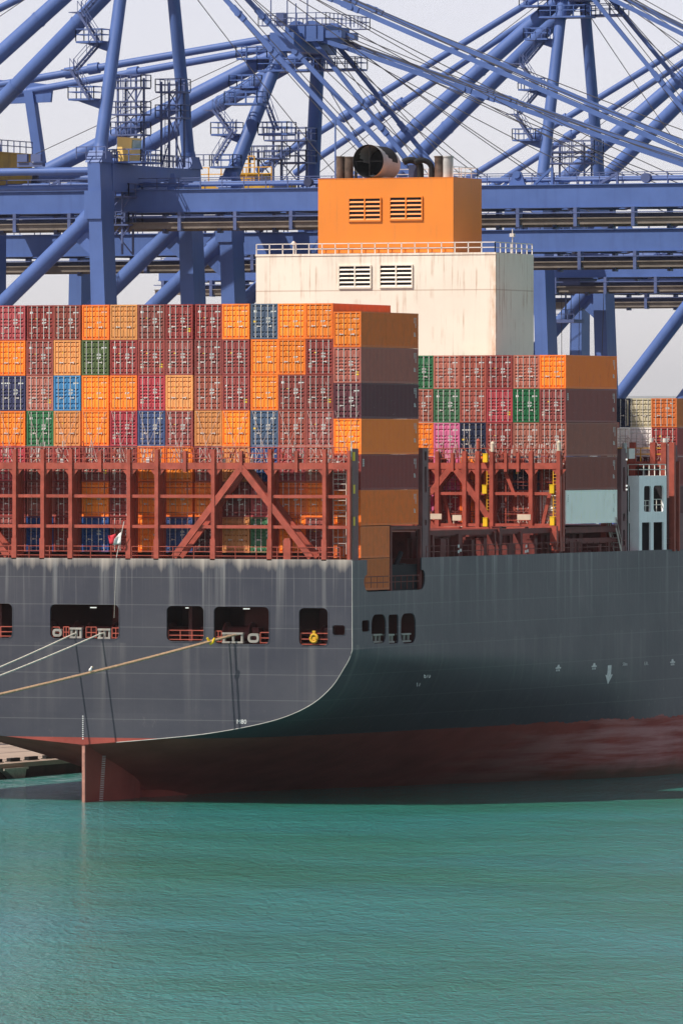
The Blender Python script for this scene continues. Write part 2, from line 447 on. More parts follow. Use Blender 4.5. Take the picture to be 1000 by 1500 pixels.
def cont_sign(kind, H):
    m = MB(); y = .026
    def q(x0, x1, z0, z1): m.box(x0, x1, y-.006, y+.004, z0, z1)
    if kind == 'sticker': q(.72, 1.0, .62, .92)
    elif kind == 'sticker_high': q(-.99, -.73, 1.36, 1.56)
    elif kind == 'plate': q(-1.0, -.70, .55, .92)
    elif kind == 'plate_mid': q(-.50, -.26, 1.02, 1.26)
    elif kind == 'triangle': m.prism([(-.50, 1.75), (-.28, 1.75), (-.39, 1.95)], 1, y-.006, y+.004)
    elif kind == 'code':
        for z, w in ((2.22, .40), (2.10, .28)):
            x = .56
            while x < .56+w: q(x, x+.06, z, z+.10); x += .08
    elif kind == 'weights':
        rr = random.Random(3)
        for z in (1.70, 1.61, 1.52, 1.43, 1.34):
            x = .14
            while x < .44: q(x, x+rr.uniform(.06, .09), z, z+.065); x += rr.uniform(.09, .11)
    elif kind == 'emblem':
        q(-.96, -.70, 2.12, 2.36); q(-.96, -.84, 1.98, 2.07)
    elif kind == 'wordmark':
        for zz in (2.02, 2.22):
            for i in range(5): q(-.98+i*.17, -.87+i*.17, zz, zz+.11)
    elif kind == 'wordmark_big':
        for i in range(4): q(.1+i*.22, .25+i*.22, 2.0, 2.25)
        for i in range(4): q(-.98+i*.22, -.84+i*.22, 2.0, 2.25)
    return m
MESH = {}
def cmesh(key, fn, mat):
    if key not in MESH: MESH[key] = fn().mesh(key[0], mat)
    return MESH[key]
COLOURS = {
 'orange': (.90,.255,.030), 'faded': (.74,.30,.10), 'maroon': (.26,.046,.043), 'brown': (.315,.082,.060), 'salmon': (.38,.115,.085),
 'crimson': (.40,.045,.062), 'green': (.022,.145,.060), 'olive': (.075,.13,.042), 'navy': (.022,.034,.135), 'sky': (.05,.24,.50),
 'slate': (.075,.115,.20), 'pink': (.58,.13,.29), 'white': (.95,.94,.93), 'blue': (.018,.075,.27), 'dim': (.125,.034,.045), 'rust': (.72,.165,.028), 'beige': (.50,.42,.30),
 'cobalt': (.04,.085,.26), 'midnight': (.018,.03,.07)}
WORDS = {'orange': 'orange', 'faded': 'faded light orange', 'maroon': 'dark maroon', 'brown': 'brownish red', 'salmon': 'salmon red', 'crimson': 'crimson',
 'green': 'green', 'olive': 'olive green', 'navy': 'navy blue', 'sky': 'light blue', 'slate': 'slate blue', 'pink': 'pink', 'white': 'white', 'blue': 'deep blue',
 'dim': 'dark plum red', 'rust': 'rusty orange', 'beige': 'weathered beige', 'cobalt': 'cobalt blue', 'midnight': 'very dark blue'}
SIGNS = {'orange': ['triangle', 'plate_mid', 'code'], 'faded': ['triangle', 'plate_mid'], 'maroon': ['code', 'plate', 'sticker', 'emblem', 'triangle'], 'brown': ['code', 'plate', 'sticker'],
 'salmon': ['code', 'plate', 'sticker'], 'crimson': ['code', 'plate', 'sticker'], 'green': ['emblem', 'code'], 'olive': ['emblem', 'code'], 'navy': ['code', 'wordmark'],
 'sky': ['code', 'plate'], 'slate': ['sticker_high', 'emblem', 'code'], 'pink': ['code'], 'white': ['code'], 'blue': ['wordmark_big', 'code'], 'dim': ['code'], 'rust': ['code', 'plate'], 'beige': ['plate'], 'cobalt': ['code', 'plate'], 'midnight': ['wordmark', 'sticker_high']}
STICK_NAME = {'sticker': 'height_sticker', 'sticker_high': 'height_sticker', 'plate': 'data_plate', 'plate_mid': 'data_plate', 'triangle': 'warning_sign', 'code': 'number_marking', 'weights': 'weight_marking', 'emblem': 'emblem', 'wordmark': 'wordmark', 'wordmark_big': 'wordmark'}
def container(x, y, z, cname, label, group, L=12.192, H=2.896, rnd=None, side=False):
    rnd = rnd or random
    style = 1 if cname in ('orange', 'faded', 'rust') else (0 if rnd.random() < .6 else 2)
    k = rnd.uniform(.78, 1.16); fd = rnd.uniform(0, .14) * (.3 if cname == 'orange' else 1); col = [min(1, (c*(1-fd)+(.36, .30, .25)[i]*fd)*k*rnd.uniform(.96, 1.04)) for i, c in enumerate(COLOURS[cname])] + [1]
    root = empty('shipping_container', (x+rnd.uniform(-.025, .025), y+rnd.uniform(-.03, .03), z)); tag(root, label, 'container', group)
    def put(name, me, par):
        o = bpy.data.objects.new(name, me); COL.objects.link(o); o.parent = par; o.color = col; return o
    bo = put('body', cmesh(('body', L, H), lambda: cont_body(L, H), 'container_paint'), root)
    if cname == 'orange': bo.color = (col[0]*.97, col[1]*.74, col[2]*.95, 1)  # red-brown of the shaded side panels put into the body colour
    for sx in (-1, 1):
        d = put('door', cmesh(('door', H, sx, style), lambda: cont_door(H, sx, style), 'container_paint'), root)
        for bx in (.30, .80):
            bm_ = 'bar_orange' if cname in ('orange', 'faded') else 'galv'
            b = put('locking_bar', cmesh(('locking_bar', H, sx*bx, bm_), lambda: cont_bar(H, sx*bx), bm_), d)
        put('handle', cmesh(('handle', H, sx), lambda: cont_handle(sx*.30, sx), 'galv'), d)
    sg = SIGNS[cname]
    sg = [s for s in sg if s in ('code',) or rnd.random() < .72]
    if 'code' in sg: sg.append('weights')
    for s in sg:
        mat = 'yellow' if s.startswith('sticker') or (s == 'triangle') else ('plate_grey' if s.startswith('plate') else 'white_mark')
        put(STICK_NAME[s], cmesh((STICK_NAME[s], s, H), lambda: cont_sign(s, H), mat), root)
    if side:
        for kind in range(4 if cname in ('maroon', 'white') else 3):
            put('side_lettering', cmesh(('side_lettering', L, H, kind), lambda: cont_side_mark(L, H, kind), 'white_mark'), root)
    return root
def cont_side_mark(L, H, kind):
    m = MB(); rr = random.Random(int(L)+kind); X0, X1 = CW-.012, CW-.002
    if kind < 2:
        y, n = ((L-.55, 7), (L-.85, 4))[kind]
        for i in range(n):
            z = H-.45-i*.12; m.box(X0, X1, y-.06-rr.uniform(0, .03), y+.05, z, z+rr.uniform(.08, .09))
    elif kind == 2:
        for i in range(4): z = 1.25-i*.09; m.box(X0, X1, L-.95, L-.95+rr.uniform(.2, .4), z, z+.055)
    else:
        for i in range(4): z = H-.5-i*.16; m.box(X0, X1, .42, .66, z, z+rr.uniform(.11, .13))
    return m

YB = 2.2                                    # door plane of the aft stack
colR = [37.4, 78.6, 118.0, 159.3, 200.8, 241.6, 282.2, 325.3, 365.4, 407.2, 447.3, 487.9, 528.6]
colX = [X_at(p, YB)-CW for p in colR]
T = dict(O='orange', F='faded', M='maroon', B='brown', S='salmon', C='crimson', G='green', L='olive', N='navy', Y='sky', T='slate', P='pink', W='white', U='blue', D='dim', R='rust', E='beige', K='cobalt', X='midnight')
AFT = ['CMBOFMMMOTOO',
       'OMFLMMMMMOOM',
       'NSYOOCFBMOMM',
       'OGFOCKMFOTBM',
       'CMMMMOOMFUCB',
       'MBMOMOOOMCRO',
       'MUMUMOUDFGOM']
rc = random.Random(11)
ztop = Z_at(445.5, colX[5], YB); PIT = 2.925
rows = ['top row', 'second row', 'third row', 'fourth row', 'fifth row', 'sixth row', 'seventh row']
AG = 'containers stacked across the stern'
for r, line in enumerate(AFT):
    for c, ch in enumerate(line):
        k = T[ch]; n = 13-c
        container(colX[c], YB, ztop-PIT*(r+1), k, f"{WORDS[k]} container, {rows[r]} down the stern stack, {ORD[n]} from its starboard end", AG, rnd=rc)
z12 = Z_at(456.0, colX[12], YB)
PORT = ['MOBMOC', 'OMMOFM', 'BOMNOM', 'MOOMMS', 'OMBOMM', 'MMOMOU', 'UMOMBO']      # the port columns, past the picture's edge
for r, line in enumerate(PORT):
    for c, ch in enumerate(line):
        k = T[ch]
        container(colX[0]-2.49*(6-c), YB, ztop-PIT*(r+1), k, f"{WORDS[k]} container, {rows[r]} down the stern stack, {ORD[19-c]} from its starboard end", AG, rnd=rc)
LAST = [('orange', 'orange container topping the lower outermost column at the stern corner'),
        ('salmon', 'salmon red container directly beneath the top orange one in the outermost stern column'),
        ('dim', 'dark plum sided container between salmon red and orange ones, outermost stern column'),
        ('orange', 'orange container level with the red bridge top rail, outermost stern column'),
        ('maroon', 'dark maroon container sandwiched between two orange ones beside the grey bridge end'),
        ('orange', 'orange container standing on the two short ones at the stern corner')]
for r, (k, lab) in enumerate(LAST):
    container(colX[12], YB, z12-2.92*(r+1), k, lab, AG, rnd=rc, side=True)
container(colX[12], YB, z12-2.92*6-2.66, 'rust', 'upper of two short rusty orange containers above the hull side recess', AG, L=6.058, H=2.591, rnd=rc)
container(colX[12], YB, z12-2.92*6-5.30, 'rust', 'lower short rusty orange container standing down in the hull side recess', AG, L=6.058, H=2.591, rnd=rc)

# second bay
XO = colX[12]+CW
Y2 = Y_at(828.3, XO)
col2 = [X_at(p, Y2)-CW for p in (634.2, 672.6, 711.2, 750.0, 789.2, 828.3)]
MID = ['GSBMSO', 'SGBCGM', 'OPXMSB', 'CPOMXB', 'PCOMBW']
LM = {0: 'top row', 1: 'second row', 2: 'third row', 3: 'fourth row', 4: 'bottom row'}
zt2 = Z_at(519.5, col2[5], Y2); P2 = (zt2-Z_at(767.5, col2[5], Y2))/5
for r, line in enumerate(MID):
    for c, ch in enumerate(line):
        k = T[ch]; n = 6-c
        lab = f"{WORDS[k]} container, {LM[r]} before the white casing, {ORD[n]} from its starboard end"
        if k == 'white': lab = 'white rust-stained container at the foot of the outer column before the white casing'
        if k == 'pink' and r == 2: lab = 'bright pink container just above the bridge rails, between orange and dark blue ones'
        container(col2[c], Y2, zt2-P2*(r+1)+.01, k, lab, 'containers stacked before the white casing', rnd=rc, side=(c == 5))
# third bay, beyond the white access tower
Y3 = Y_at(990.5, XO)
col3 = [X_at(p, Y3)-CW for p in (921.8, 954.6, 990.5)]
zt3 = Z_at(583.0, col3[2], Y3)
FWD = ['XER', 'WWM', 'MDM', 'MMD']
L3 = {'X': 'very dark blue container at the top of the stack beyond the access tower',
      'E': 'weathered beige container with peeling doors, top of the stack beyond the access tower', 'R': 'rusty orange container on the top outer corner beyond the access tower'}
for r, line in enumerate(FWD):
    for c, ch in enumerate(line):
        k = T[ch]
        lab = L3.get(ch) if r == 0 else f"{WORDS[k]} container in {['', 'the second', 'the third', 'the lowest'][r]} row beyond the access tower, {ORD[3-c]} from starboard"
        container(col3[c], Y3, zt3-2.62*(r+1), k, lab, 'containers stacked beyond the access tower', H=2.591, rnd=rc)
# ---------------------------------------------------------------- the container ship
def prism_ring(s, a, b, y0, y1):
    n = len(a); vs = [(x, y, z) for y in (y0, y1) for loop in (a, b) for x, z in loop]
    fs = []
    for i in range(n):
        j = (i+1) % n
        fs += [(i, j, n+j, n+i), (2*n+i, 3*n+i, 3*n+j, 2*n+j), (i, 2*n+i, 2*n+j, j), (n+i, n+j, 3*n+j, 3*n+i)]
    return s.add(vs, fs)

ship = empty('container_ship', (0, 60, 0))
tag(ship, 'grey container ship with red bottom, red lashing bridges and orange funnel, moored stern on', 'ship')
HB, ZT = 24.1, 20.15
KEYS = [
 (0,   [(0,4.75),(3,5.0),(6.6,5.32),(10.9,5.78),(15.1,6.5),(18.2,7.3),(20.6,8.4),(22.3,9.8),(23.3,11.2),(23.85,12.1),(24.1,12.8)]),
 (12,  [(0,.6),(2.6,1.5),(5.6,2.4),(8.8,3.3),(12.4,4.3),(15.6,5.4),(18.8,6.9),(21.2,8.6),(22.8,10.2),(23.95,11.6),(24.1,12.8)]),
 (25,  [(.5,-3),(1.5,-1),(3.5,0),(7,1),(11,2.2),(14.8,3.6),(18.2,5.4),(21,7.4),(22.9,9.2),(23.98,11.2),(24.1,12.8)]),
 (45,  [(3,-5),(6.5,-3),(10,-1),(12.5,0),(15.2,1.2),(17.8,2.6),(20.2,4.4),(22.2,6.5),(23.55,8.5),(24.07,10.6),(24.1,12.8)]),
 (70,  [(17,-5),(20.5,-3),(22.4,-1),(23.1,0),(23.6,1.2),(23.9,2.6),(24.05,4.4),(24.1,6.5),(24.1,8.5),(24.1,10.6),(24.1,12.8)]),
 (110, [(23,-5),(23.8,-3),(24.1,-1),(24.1,0),(24.1,1.2),(24.1,2.6),(24.1,4.4),(24.1,6.5),(24.1,8.5),(24.1,10.6),(24.1,12.8)]),
 (220, [(23,-5),(23.8,-3),(24.1,-1),(24.1,0),(24.1,1.2),(24.1,2.6),(24.1,4.4),(24.1,6.5),(24.1,8.5),(24.1,10.6),(24.1,12.8)])]
def section(Y):
    for i in range(len(KEYS)-1):
        if KEYS[i][0] <= Y <= KEYS[i+1][0]: break
    a, b = KEYS[i], KEYS[i+1]; p = KEYS[max(i-1, 0)]; q = KEYS[min(i+2, len(KEYS)-1)]
    t = (Y-a[0])/(b[0]-a[0]); h = b[0]-a[0]; out = []
    for j in range(len(a[1])):
        r = []
        for d in (0, 1):
            s0 = (b[1][j][d]-p[1][j][d])/(b[0]-p[0]); s1 = (q[1][j][d]-a[1][j][d])/(q[0]-a[0])
            sec = (b[1][j][d]-a[1][j][d])/h
            def lim(s): return 0 if s*sec <= 0 else math.copysign(min(abs(s), 2.5*abs(sec)), sec)
            s0, s1 = lim(s0), lim(s1)
            r.append((2*t**3-3*t*t+1)*a[1][j][d] + (t**3-2*t*t+t)*h*s0 + (3*t*t-2*t**3)*b[1][j][d] + (t**3-t*t)*h*s1)
        out.append(tuple(r))
    return out
def fine(sec):
    out = []
    n = len(sec)
    for i in range(n-1):
        p0, p1, p2, p3 = sec[max(i-1,0)], sec[i], sec[i+1], sec[min(i+2,n-1)]
        for k in range(4):
            t = k/4
            out.append(tuple(.5*(2*b+(c-a)*t+(2*a-5*b+4*c-d)*t*t+(3*b-a-3*c+d)*t**3) for a,b,c,d in zip(p0,p1,p2,p3)))
    out.append(sec[-1])
    return [(min(max(x, 0), HB), z) for x, z in out]
m = MB(); stations = [0,1.5,3,4.5,6,8,10,12,14,16,18,20,22.5,25,28,31,34,37,40,43,46,50,54,58,62,66,70,78,90,110,140,220]
grid = []
for Y in stations:
    f = fine(section(Y)); grid.append([(-x, Y, z) for x, z in reversed(f)] + [(x, Y, z) for x, z in f])
W_ = len(grid[0]); vs = [p for g in grid for p in g]
m.add(vs, [(i*W_+j, i*W_+j+1, (i+1)*W_+j+1, (i+1)*W_+j) for i in range(len(grid)-1) for j in range(W_-1)], True)
hull = child(m, 'hull', 'hull_paint', ship)
f0 = fine(section(0))
def zs(py): return Z_at(py, 0, 0)
def tx(px): return X_at(px, 0)
holes = []
STERN_OPEN = [(-60, 18.5, 885, 935.5), (74, 174.5, 885.5, 935.5), (244.5, 298.5, 886.5, 938), (313.5, 394, 887, 941), (438, 480, 888, 942.5)]
for a, b, t, bt in STERN_OPEN: holes.append(rrect(tx(a), tx(b), zs(bt), zs(t), .42))
holes.append(rrect(tx(487), tx(505), zs(926.5), zs(912.5), .18))
# mirrored openings on the port half, out of the picture
for a, b in ((-23.2, -21.2), (-19.5, -15.2), (-13.8, -10.9)): holes.append(rrect(a, b, 13.35, 16.3, .42))
rims = list(holes)
outline = [(-x, z) for x, z in reversed(f0)] + [(x, z) for x, z in f0[1:]] + [(HB, ZT), (-HB, ZT)]
o = plate(outline, [[(a, b) for a, b in h] for h in holes], .16, M_Y(.08), 'transom', 'hull_paint', ship)
o.matrix_parent_inverse = Matrix.Translation(-Vector(ship.location))
def part(o): o.matrix_parent_inverse = Matrix.Translation(-Vector(ship.location)); return o
# starboard side above the turn: openings and the recess
def sy(px): return Y_at(px, HB)
def sz(py, px): return Z_at(py, HB, sy(px))
n0, n1 = sy(533), sy(622)
zn = sz(866, 560)
zn2 = sz(845, 615)
arc = lambda cx, cz, r, a0, a1: [(cx+math.cos(R(a0+(a1-a0)*i/6))*r, cz+math.sin(R(a0+(a1-a0)*i/6))*r) for i in range(7)]
y537 = sy(537.5)
top = [(n0-.4, 12.8)]
side = [(0.16, 12.8), (220, 12.8), (220, ZT), (sy(617), ZT), (sy(617), zn2+.55)] + arc(n1-.5, zn2+.1, .5, 90, 0) + arc(n1-.9, zn+.9, .9, 0, -90) + arc(n0+.9, zn+.9, .9, 270, 180) + \
       arc(n0+.5, zn2-.2, .5, 180, 90) + [(y537, zn2+.35), (y537, ZT-.05), (0.16, ZT-.05)]
sh = []
for a, b, t, bt, r in ((530, 541, 909, 925.5, .2), (544, 565.2, 900.5, 943, .8), (569, 583, 900.5, 943, .25), (587, 608.5, 899, 943, .8)):
    sh.append(rrect(sy(a), sy(b), sz(bt, a), sz(t, a), min(r, (sy(b)-sy(a))*.4)))
part(plate(side, sh, .12, M_X(HB-.06), 'side_shell', 'hull_paint', ship))
part(plate([(0.16, 12.8), (220, 12.8), (220, ZT), (0.16, ZT)], [], .12, M_X(-HB+.06), 'side_shell', 'hull_paint', ship))
# bright worn knuckle where the transom meets the shell
m = MB(); m.path([(x+.02, -.01, z-.01) for x, z in f0[4:]] + [(HB+.01, -.01, 15), (HB+.01, -.01, ZT-.1)], .036, 6)
child(m, 'knuckle_edge', 'knuckle', ship)
RIMS = [(rrect(tx(a), tx(b), zs(bt), zs(t), .42), rrect(tx(a)-.07, tx(b)+.07, zs(bt)-.07, zs(t)+.07, .48)) for a, b, t, bt in STERN_OPEN] + [(rrect(tx(487), tx(505), zs(926.5), zs(912.5), .18), rrect(tx(487)-.05, tx(505)+.05, zs(926.5)-.05, zs(912.5)+.05, .22))]
for a_, b_ in RIMS:
    mb = MB(); prism_ring(mb, b_, a_, -.035, .02); child(mb, 'opening_rim', 'hull_paint', ship)
# mooring deck, dark behind the openings
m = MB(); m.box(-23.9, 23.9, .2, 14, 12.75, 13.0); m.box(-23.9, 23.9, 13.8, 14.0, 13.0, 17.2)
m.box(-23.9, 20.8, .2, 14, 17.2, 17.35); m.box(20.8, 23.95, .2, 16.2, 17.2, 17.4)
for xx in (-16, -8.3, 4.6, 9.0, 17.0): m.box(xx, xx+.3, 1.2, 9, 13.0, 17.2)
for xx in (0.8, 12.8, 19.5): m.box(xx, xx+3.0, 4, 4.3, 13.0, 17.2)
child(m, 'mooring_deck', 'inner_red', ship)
for px_, r_ in ((95, .8), (150, .7), (270, .75), (350, .8), (455, .6)):
    p = on_Y(px_, 925, 3.2); m = MB(); m.tube((p.x-1.2, 3.4, 14.0), (p.x+1.2, 3.4, 14.0), r_*.7, n=14); m.tube((p.x-1.2, 3.4, 14.0), (p.x-1.05, 3.4, 14.0), r_*1.15, n=16); m.tube((p.x+1.05, 3.4, 14.0), (p.x+1.2, 3.4, 14.0), r_*1.15, n=16); m.box(p.x+1.3, p.x+1.9, 2.9, 3.9, 13.0, 14.5); m.box(p.x-1.4, p.x-1.25, 3.0, 3.8, 13.0, 14.0); child(m, 'mooring_winch', 'red_shade', ship)
for px_, py_ in ((136.5, 890), (360.5, 891.8), (276, 890.5)):
    m = MB(); p = on_Y(px_, py_, 1.6); m.box(p.x-.26, p.x+.26, 1.6, 1.75, p.z-.045, p.z+.045); child(m, 'deck_lamp', 'lamp_glow', ship)
# main deck, house side walls, hatch coaming
m = MB(); m.box(-23.9, 20.9, .2, 200, 19.85, 20.0); m.box(20.9, 23.9, 16.3, 200, 19.85, 20.0); m.box(20.75, 20.9, .2, 16.3, 17.4, 19.85)
m.box(20.9, 24.0, .2, 1.9, 19.85, 20.0); m.box(20.9, 23.9, 16.25, 16.4, 17.4, 19.85)
child(m, 'main_deck', 'deck_red', ship)
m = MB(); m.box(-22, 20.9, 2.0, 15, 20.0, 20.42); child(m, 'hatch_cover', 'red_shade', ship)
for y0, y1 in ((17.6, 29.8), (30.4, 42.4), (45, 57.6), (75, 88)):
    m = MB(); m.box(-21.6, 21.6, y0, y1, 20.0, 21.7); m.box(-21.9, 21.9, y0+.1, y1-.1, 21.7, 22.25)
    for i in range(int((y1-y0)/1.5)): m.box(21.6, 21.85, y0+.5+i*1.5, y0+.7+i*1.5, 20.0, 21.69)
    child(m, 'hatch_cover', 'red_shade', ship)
# rudder
m = MB()
prof = [(0,.09),(.02,.16),(3,.40),(6,.62),(8.5,.66),(10,.5),(10.6,.12)]
zz0, zz1 = -6, 4.72
ring = [(X, Y) for Y, X in prof] + [(-X, Y) for Y, X in reversed(prof)]
m.prism([(x, y+.2) for x, y in ring], 2, zz0, zz1)
rud = child(m, 'rudder', 'hull_paint', ship)
m = MB(); m.box(-.13, .13, .05, .2, -6, 4.66); child(m, 'trailing_edge', 'rudder_edge', rud)  # aft face of the rudder, its sunlit tone put into a paler colour
m = MB()
for i in range(26):
    y = Y_at(152.5-i*.16, .5); z = Z_at(1105+i*2.7, .5, y); m.box(.3, .66, y-.05, y+.05, z-.025, z+.02)
child(m, 'draft_mark', 'white_mark', rud)
m = MB(); m.path([(0, 9.5, -1.2), (0, 11, -1.0), (0, 14, -.4), (0, 20, .3), (0, 26, -.6)], [.3, 1.0, 1.5, 1.7, .8], 14); child(m, 'stern_boss', 'hull_paint', ship)
m = MB()
for i in range(12): z = Z_at(1049+i*3.0, 0, 0); m.box(-.08, .04, -.012, 0, z-.04, z+.03)
child(m, 'draft_mark', 'white_mark', ship)
# marks painted on the shell
def text_part(body, size, M, name, mat, parent, sx=1.0):
    cu = bpy.data.curves.new('tmp', 'FONT'); cu.body = body; cu.size = size; cu.extrude = .006; cu.align_x = 'CENTER'; cu.align_y = 'CENTER'
    t = bpy.data.objects.new('tmp', cu); COL.objects.link(t); bpy.context.view_layer.update()
    me = bpy.data.meshes.new_from_object(t.evaluated_get(bpy.context.evaluated_depsgraph_get()))
    bpy.data.objects.remove(t); bpy.data.curves.remove(cu)
    me.materials.clear(); me.materials.append(MATS[mat]); me.transform(M @ Matrix.Diagonal((sx, 1, 1, 1)))
    o = bpy.data.objects.new(name, me); COL.objects.link(o); o.parent = parent; return o
def on_shell(px, py): 
    Y = sy(px); return Y, sz(py, px)
def sideM(Y, z): return Matrix.Translation((HB+.01, Y, z)) @ Matrix(((0,0,1,0),(1,0,0,0),(0,1,0,0),(0,0,0,1)))
def shell_x(Y, z):
    f = fine(section(Y))
    for (x0, z0), (x1, z1) in zip(f, f[1:]):
        if z0 <= z <= z1: return x0+(x1-x0)*(z-z0)/(z1-z0)
    return HB
Ya, Zt_ = on_shell(892.5, 974.5); Zb = Z_at(1002, HB, Ya); h_ = Zt_-Zb
def paint(mb, poly):
    """flat mark lying on the curved shell"""
    n = len(poly); mb.add([(shell_x(y, z)+.025, y, z) for y, z in poly] + [(shell_x(y, z)-.05, y, z) for y, z in poly], [tuple(range(n))]+[(i, i+n, (i+1)%n+n, (i+1)%n) for i in range(n)])
m = MB(); w_ = .42
for k in range(3):
    za, zb_ = Zt_-h_*.5*k/3, Zt_-h_*.5*(k+1)/3; paint(m, [(Ya-w_, zb_), (Ya+w_, zb_), (Ya+w_, za), (Ya-w_, za)])
for k in range(4):
    ta, tb = k/4, (k+1)/4; za, zb_ = Zt_-h_*(.5+.5*ta), Zt_-h_*(.5+.5*tb); a_, b_ = .85*(1-ta), max(.02, .85*(1-tb)); paint(m, [(Ya-b_, zb_), (Ya+b_, zb_), (Ya+a_, za), (Ya-a_, za)])
child(m, 'arrow_mark', 'white_mark', ship)
for px_, py_ in ((818, 978.5), (870, 976), (984, 970)):           # small tug signs: a bar with a dome and two feet
    Y, z = on_shell(px_, py_); m = MB()
    paint(m, [(Y-.6, z-.06), (Y+.6, z-.06), (Y+.6, z+.06), (Y-.6, z+.06)]); paint(m, [(Y-.3, z+.06), (Y+.3, z+.06), (Y+.15, z+.28), (Y-.15, z+.28)])
    for d in (-.32, 0, .32): paint(m, [(Y+d-.08, z-.28), (Y+d+.08, z-.28), (Y+d+.08, z-.12), (Y+d-.08, z-.12)])
    child(m, 'tug_mark', 'white_mark', ship)
part(text_part('M80', .5, Matrix.Translation((X_at(354, 0), -.012, Z_at(1057, 12, 0))) @ Matrix(((1,0,0,0),(0,0,-1,0),(0,1,0,0),(0,0,0,1))), 'stern_lettering', 'white_mark', ship))
for tx_, px_, py_, s_ in (('670', 638, 990, .62), ('17', 635, 1002, .7), ('50m', 914, 973, .42), ('E.R.', 945, 972, .42)):
    Y, z = on_shell(px_, py_); x = shell_x(Y, z)
    part(text_part(tx_, s_, Matrix.Translation((x+.06, Y, z)) @ Matrix(((0,0,1,0),(1,0,0,0),(0,1,0,0),(0,0,0,1))), 'side_lettering', 'white_mark', ship, 1.6))
# fairlead rollers and rails in the stern openings
def opening_rail(px0, px1, pyt, pyb, posts):
    mb = MB(); x0, x1 = tx(px0), tx(px1); zt, zb_ = zs(pyt), zs(pyb)
    for z in (zt, (zt*.5+zb_*.5), zb_+.06): mb.bar((x0, .22, z), (x1, .22, z), .075, .075)
    for i in range(posts+1):
        x = x0+(x1-x0)*i/posts; mb.bar((x, .22, zb_), (x, .22, zt), .07, .07)
    child(mb, 'opening_rail', 'red_steel', ship)
opening_rail(0, 18, 919, 934, 1); opening_rail(245.5, 297.5, 922, 936.5, 3); opening_rail(439, 479.5, 924.5, 941.5, 2)
opening_rail(75, 86, 919, 934, 1); opening_rail(92, 100, 918.5, 934, 2); opening_rail(125, 140, 918.5, 934.5, 2); opening_rail(163, 174, 919.5, 935, 2)
opening_rail(314, 323, 922.5, 939, 2); opening_rail(380, 393.5, 924, 940, 1)
def fairlead(px0, px1, pyt, pyb, kind):
    x0, x1, zt, zb_ = tx(px0), tx(px1), zs(pyt), zs(pyb); w = x1-x0; mb = MB()
    if kind == 'roller':
        mb.box(x0, x1, .1, .5, zt-.16, zt); mb.box(x0, x1, .1, .5, zb_, zb_+.14)
        n = 3
        for i in range(n):
            x = x0+.13+(w-.26)*i/(n-1); mb.tube((x, .3, zb_+.14), (x, .3, zt-.16), .13, n=10)
    else:
        mb.prism_ring(rrect(x0, x1, zb_, zt, min(w, zt-zb_)*.42), rrect(x0+.2, x1-.2, zb_+.2, zt-.2, min(w-.4, zt-zb_-.4)*.42), .1, .5)
    child(mb, 'fairlead', 'roller', ship)
MB.prism_ring = prism_ring
fairlead(76.5, 90, 921.5, 933, 'ring'); fairlead(101.5, 119, 919.5, 935, 'roller'); fairlead(142.5, 161, 920.5, 935.5, 'roller')
fairlead(324.5, 355, 924.5, 940, 'roller'); fairlead(362, 378.5, 925.5, 939, 'ring')
for px0, px1, t, bt in ((550, 563, 929, 942), (571, 581, 929, 942), (591, 605, 928, 941)):
    mb = MB(); y0, y1 = sy(px0), sy(px1); zt_, zb_ = sz(t, px0), sz(bt, px0)
    mb.box(23.4, 23.9, y0, y1, zt_-.14, zt_); mb.box(23.4, 23.9, y0, y1, zb_, zb_+.14)
    for i in range(3):
        y = y0+.12+(y1-y0-.24)*i/2; mb.tube((23.65, y, zb_+.14), (23.65, y, zt_-.14), .13)
    child(mb, 'fairlead', 'roller', ship)
# recess rail
mb = MB(); railing(mb, [(23.9, n0+.6, 17.6), (23.9, n1-.8, 17.6)], h=1.1, step=1.3, r=.035); child(mb, 'recess_rail', 'red_shade', ship)
mb = MB(); mb.box(21.2, 23.6, 8.9, 14.9, 17.4, 19.6); mb.tube((23.0, 9.6, 17.4), (23.2, 12.4, 20.6), .2, n=8); mb.tube((22.9, 12.6, 18.6), (23.5, 12.6, 18.6), 1.1, n=20); child(mb, 'winch', 'inner_dark', ship)
mb = MB(); mb.bar((23.8, 8.6, 17.4), (23.8, 8.6, 22.8), .3, .3); mb.bar((23.8, 15.0, 17.4), (23.8, 15.0, 22.8), .25, .25); mb.box(21.3, 23.9, 8.5, 15.1, 22.5, 22.8); child(mb, 'stack_support', 'red_shade', ship)

